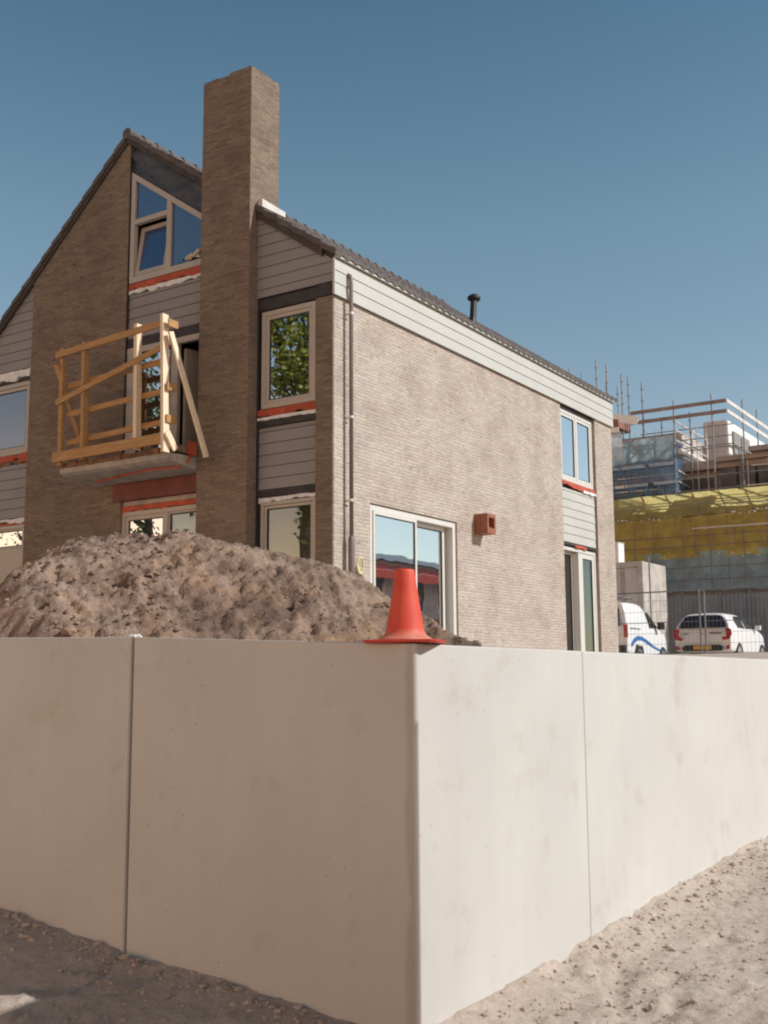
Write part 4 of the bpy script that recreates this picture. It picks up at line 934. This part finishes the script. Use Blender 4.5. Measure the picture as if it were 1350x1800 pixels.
cpart('badge', M['steel'], lambda mb: (back(mb, [(-.06,.82),(0,.80),(.06,.82),(0,.845)], -.008), back(mb, [(.40,.80),(.56,.80),(.56,.835),(.40,.835)], -.006), back(mb, [(-.55,.80),(-.22,.80),(-.22,.86),(-.55,.86)], -.004)))
def sidew(mb, poly, s=-1):   # poly (x,z), following the tumblehome
    def Y(z): t = (z-.95)/(1.345-.95); return s*(.855-.18*t)
    f_ = [(x, Y(z), z) for x, z in poly]; b_ = [(x, Y(z)-s*.03, z) for x, z in poly]; n = len(poly)
    mb.add(f_+b_, [tuple(range(n)), tuple(range(2*n-1, n-1, -1))]+[(i, n+i, n+(i+1)%n, (i+1)%n) for i in range(n)])
for s in (-1, 1):
    cpart('side_window', M['carglass'], lambda mb: sidew(mb, [(.62,.99),(.55,1.15),(.80,1.32),(1.32,1.34),(1.32,.98)], s))
    cpart('side_window', M['carglass'], lambda mb: sidew(mb, [(1.40,.98),(1.40,1.34),(1.90,1.32),(2.42,.99)], s))
    cpart('mirror', M['white'], lambda mb: mb.box(2.25, 2.37, s*.88, s*1.03, .97, 1.10))
    for x in (.62, 2.98): wheel(x, s*.78, .29, car, s)
car.location = (32.0, 10.09, GB-.02); tag(car, 'small white hatchback seen from behind with red tail lights', 'car')
# white van, its back to us
van = empty('delivery_van', (0, 0, 0))
st = [(.06,1.90,.62,1.15,.74,.40,.5),(.0,1.96,.68,1.15,.82,.34,.5),(.12,2.0,.71,1.16,.86,.30,.4),(.5,2.02,.73,1.16,.88,.28,.1),(1.3,2.02,.73,1.15,.88,.26,0),(1.7,1.97,.71,1.15,.88,.26,0),(2.05,1.84,.68,1.15,.88,.26,0),(2.5,1.58,.68,1.14,.88,.26,0),(2.9,1.33,.70,1.13,.87,.26,0),(3.3,1.22,.68,1.06,.86,.26,0),(3.75,1.08,.62,.94,.82,.28,0),(3.98,.86,.50,.75,.70,.34,0)]
mb = loft(MB(), st, .16); vb_ = mb.build('body', M['white'], van, smooth=True); sub = vb_.modifiers.new('sub', 'SUBSURF'); sub.levels = 1; sub.render_levels = 2
def vsw(mb, poly, s=-1, off=.0):
    def Y(z): t = max(0, (z-1.15)/(1.85-1.15)); return s*(.885+off-.13*t)
    f_ = [(x, Y(z), z) for x, z in poly]; b_ = [(x, Y(z)-s*.03, z) for x, z in poly]; n = len(poly)
    mb.add(f_+b_, [tuple(range(n)), tuple(range(2*n-1, n-1, -1))]+[(i, n+i, n+(i+1)%n, (i+1)%n) for i in range(n)])
for s in (-1, 1):
    cpart('side_window', M['carglass'], lambda mb: vsw(mb, [(1.95,1.20),(1.80,1.68),(2.02,1.72),(2.72,1.22)], s), van)
    cpart('mirror', M['black'], lambda mb: mb.box(2.55, 2.72, s*.92, s*1.12, 1.17, 1.42), van)
    cpart('slide_rail', M['steel'], lambda mb: vsw(mb, [(.25,1.13),(.25,1.16),(1.1,1.16),(1.1,1.13)], s, .004), van)
    for x in (.95, 3.15): wheel(x, s*.80, .31, van, s)
    cpart('wheel_arch', M['black'], lambda mb: vsw(mb, [(.95+.40*math.cos(math.pi*k/10), .34+.40*math.sin(math.pi*k/10)) for k in range(11)], s, -.006), van)
    top = [(.25,.66),(.45,.82),(.8,.92),(1.2,.90),(1.7,.78),(2.2,.64),(2.7,.54),(3.3,.50)]; bot = [(3.3,.46),(2.7,.48),(2.15,.56),(1.65,.67),(1.2,.77),(.8,.77),(.5,.68),(.3,.56)]
    mb = MB()
    for k in range(7):
        a_, b1, c1, d1 = top[k], top[k+1], bot[6-k], bot[7-k]; vsw(mb, [a_, b1, c1, d1], s, .006)
    mb.build('blue_wave', M['blueswoosh'], van)
cpart('rear_window', M['carglass'], lambda mb: mb.add([(.0,-.62,1.22),(.0,.62,1.22),(.12,.55,1.80),(.12,-.55,1.80),(-.03,-.62,1.22),(-.03,.62,1.22),(.09,.55,1.80),(.09,-.55,1.80)], [(0,1,2,3),(7,6,5,4),(0,4,5,1),(1,5,6,2),(2,6,7,3),(3,7,4,0)]), van)
for s in (-1, 1): cpart('tail_light', M['taillight'], lambda mb: mb.box(-.03, .05, s*.74, s*.855, .85, 1.25), van)
cpart('bumper', M['black'], lambda mb: mb.box(-.08, .06, -.80, .80, .36, .60), van)
cpart('roof_bar', M['steel'], lambda mb: (mb.tube([(.25,-.68,2.12),(.25,.68,2.12)], .022, 6), mb.tube([(1.0,-.68,2.12),(1.0,.68,2.12)], .022, 6), mb.tube([(.1,-.6,2.14),(1.3,-.6,2.14)], .02, 6), mb.tube([(.25,-.66,1.98),(.25,-.66,2.12)], .02, 6), mb.tube([(1.0,-.66,1.98),(1.0,-.66,2.12)], .02, 6)), van)
van.location = (34.0, 13.95, GB-.02); tag(van, 'white delivery van with a blue wave along its side', 'van')

# ------------------------------------------------------------------ what the panes mirror: buildings and trees behind the photographer
bb = empty('street_block', (45, -20, .2), 'long low block with red awnings across the site, mirrored in the sliding door', 'building')
part('wall', M['bwall'], lambda mb: mb.box(26, 80, -26, -18, -1, 8.4), bb)
part('roof', M['grey'], lambda mb: mb.prism([(-17.5, 8.4), (-26.5, 8.4), (-22, 9.6)], 'x', 25.5, 80.5), bb)
for fl in range(2):
    for k in range(11):
        x = 28+k*4.6; z = 2.6+fl*3.0
        w_ = part('window', M['bwhite'], lambda mb: ring(lambda m_, u0, u1, v0, v1, d0, d1: m_.box(u0, u1, -18+d0, -18+d1, v0, v1), mb, x, x+3.2, z, z+2.0, .09, .0, .06), bb)
        part('pane', M['bdark'], lambda mb: mb.box(x+.095, x+3.105, -17.995, -17.97, z+.095, z+1.905), w_)
        if True:
            part('awning', M['awning'], lambda mb: mb.prism([(-17.9, z+2.65), (-16.3, z+2.0), (-16.3, z+1.55), (-17.9, z+2.45)], 'x', x-.3, x+4.0), bb)

def leaf_tree(name, base, trunk_h, R0, H, nleaf, mat, label, seed):
    rs = random.Random(seed); root = empty(name, base, label, 'tree', 'trees mirrored in the gable windows')
    mb = MB(); bx, by, bz = base
    mb.tube([(bx, by, bz-.2), (bx+.1, by, bz+trunk_h*.5), (bx, by+.1, bz+trunk_h), (bx+.1, by, bz+trunk_h+H*.6)], [.24, .19, .15, .04], 8)
    cl = []
    for k in range(34):
        th = rs.random()*6.28; u = rs.random()**.5; zz = rs.random()
        rad = R0*u*(1-.55*abs(zz-.4)); c = Vector((bx+rad*math.cos(th), by+rad*math.sin(th), bz+trunk_h+H*zz)); cl.append((c, .55+.7*rs.random()))
        if k % 2 == 0: mb.tube([(bx, by, bz+trunk_h+H*zz*.5), c], [.06, .015], 5)
    mb.build('trunk', M['bark'], root)
    mb = MB()
    for k in range(nleaf):
        c, r = rs.choice(cl); d = Vector((rs.gauss(0,1), rs.gauss(0,1), rs.gauss(0,.8))).normalized()*r*(rs.random()**.4)
        p = c+d; a = Vector((rs.gauss(0,1), rs.gauss(0,1), rs.gauss(0,1))).normalized()*.07; b = a.cross(Vector((rs.gauss(0,1), rs.gauss(0,1), rs.gauss(0,1)))).normalized()*.06
        mb.add([p-a, p+b, p+a, p-b], [(0,1,2,3)])
    mb.build('crown', mat, root)
leaf_tree('leafy_tree', (-.5, 18.6, .9), 5.0, 3.4, 7.6, 20000, M['leaf'], 'yellow-green tree mirrored in the window right of the chimney', 3)
leaf_tree('leafy_tree', (.2, 24.0, .9), 4.0, 3.2, 8.4, 9000, M['leafdark'], 'green tree mirrored in the balcony door', 4)
leaf_tree('leafy_tree', (-4.0, 34, .9), 2.5, 3.6, 4.5, 4000, M['leafdark'], 'low green tree mirrored at the foot of the left upper window', 5)

# made-up store out of frame, added to shade the ground before the left wall
X0, X1, Y0, Y1, Z0, Z1 = 3.98, 5.463, -1.6, .85, -.25, 2.93
st_ = empty('added_shade_store', (4.7, -.4, -.3), 'small grey-green steel store added outside the frame to shade the ground by the wall', 'added store')
M['store'] = simple('grey_green_steel', (.16, .20, .17), .5, .1, 3)
def storef(mb):
    n = 14
    for k in range(n):
        a_, c_ = X0+(X1-X0)*k/n, X0+(X1-X0)*(k+1)/n; e = .03 if k % 2 else 0
        mb.box(a_, c_, Y0+.03-e, Y0+.05, Z0, Z1-.05)
    mb.box(X0+.001, X1-.001, Y0+.051, Y1-.001, Z0, Z1-.05)
part('body', M['store'], storef, st_); part('roof', M['store'], lambda mb: mb.box(X0-.0, X1, Y0-.02, Y1, Z1-.049, Z1), st_)
dd_ = part('door', M['store'], lambda mb: (mb.box(X0-.03, X0-.001, -1.3, -.1, Z0+.1, Z1-.25)), st_); part('handle', M['steel'], lambda mb: mb.tube([(X0-.06, -.3, .5), (X0-.06, -.3, 1.7)], .015, 8), dd_)
for x_ in (X0+.15, X1-.15): part('foot', M['hut'], lambda mb: mb.box(x_-.12, x_+.12, Y0+.1, Y1-.1, -.62, Z0), st_)

mb = MB()
for k in range(46):
    y0 = 8+10*random.random(); rock(mb, (43.62, y0, 7.95+random.uniform(-.06,.06)), .03+.035*random.random())
for k in range(26): rock(mb, (43.6, 10.6+2.2*random.random(), 8.28+random.uniform(-.04,.04)), .045)
for k in range(18): rock(mb, (43.66, 9+7*random.random(), 6.3+random.uniform(-.08,.12)), .04)
mb.build('foil_scraps', M['whitefoil'], sc, kind='stuff')
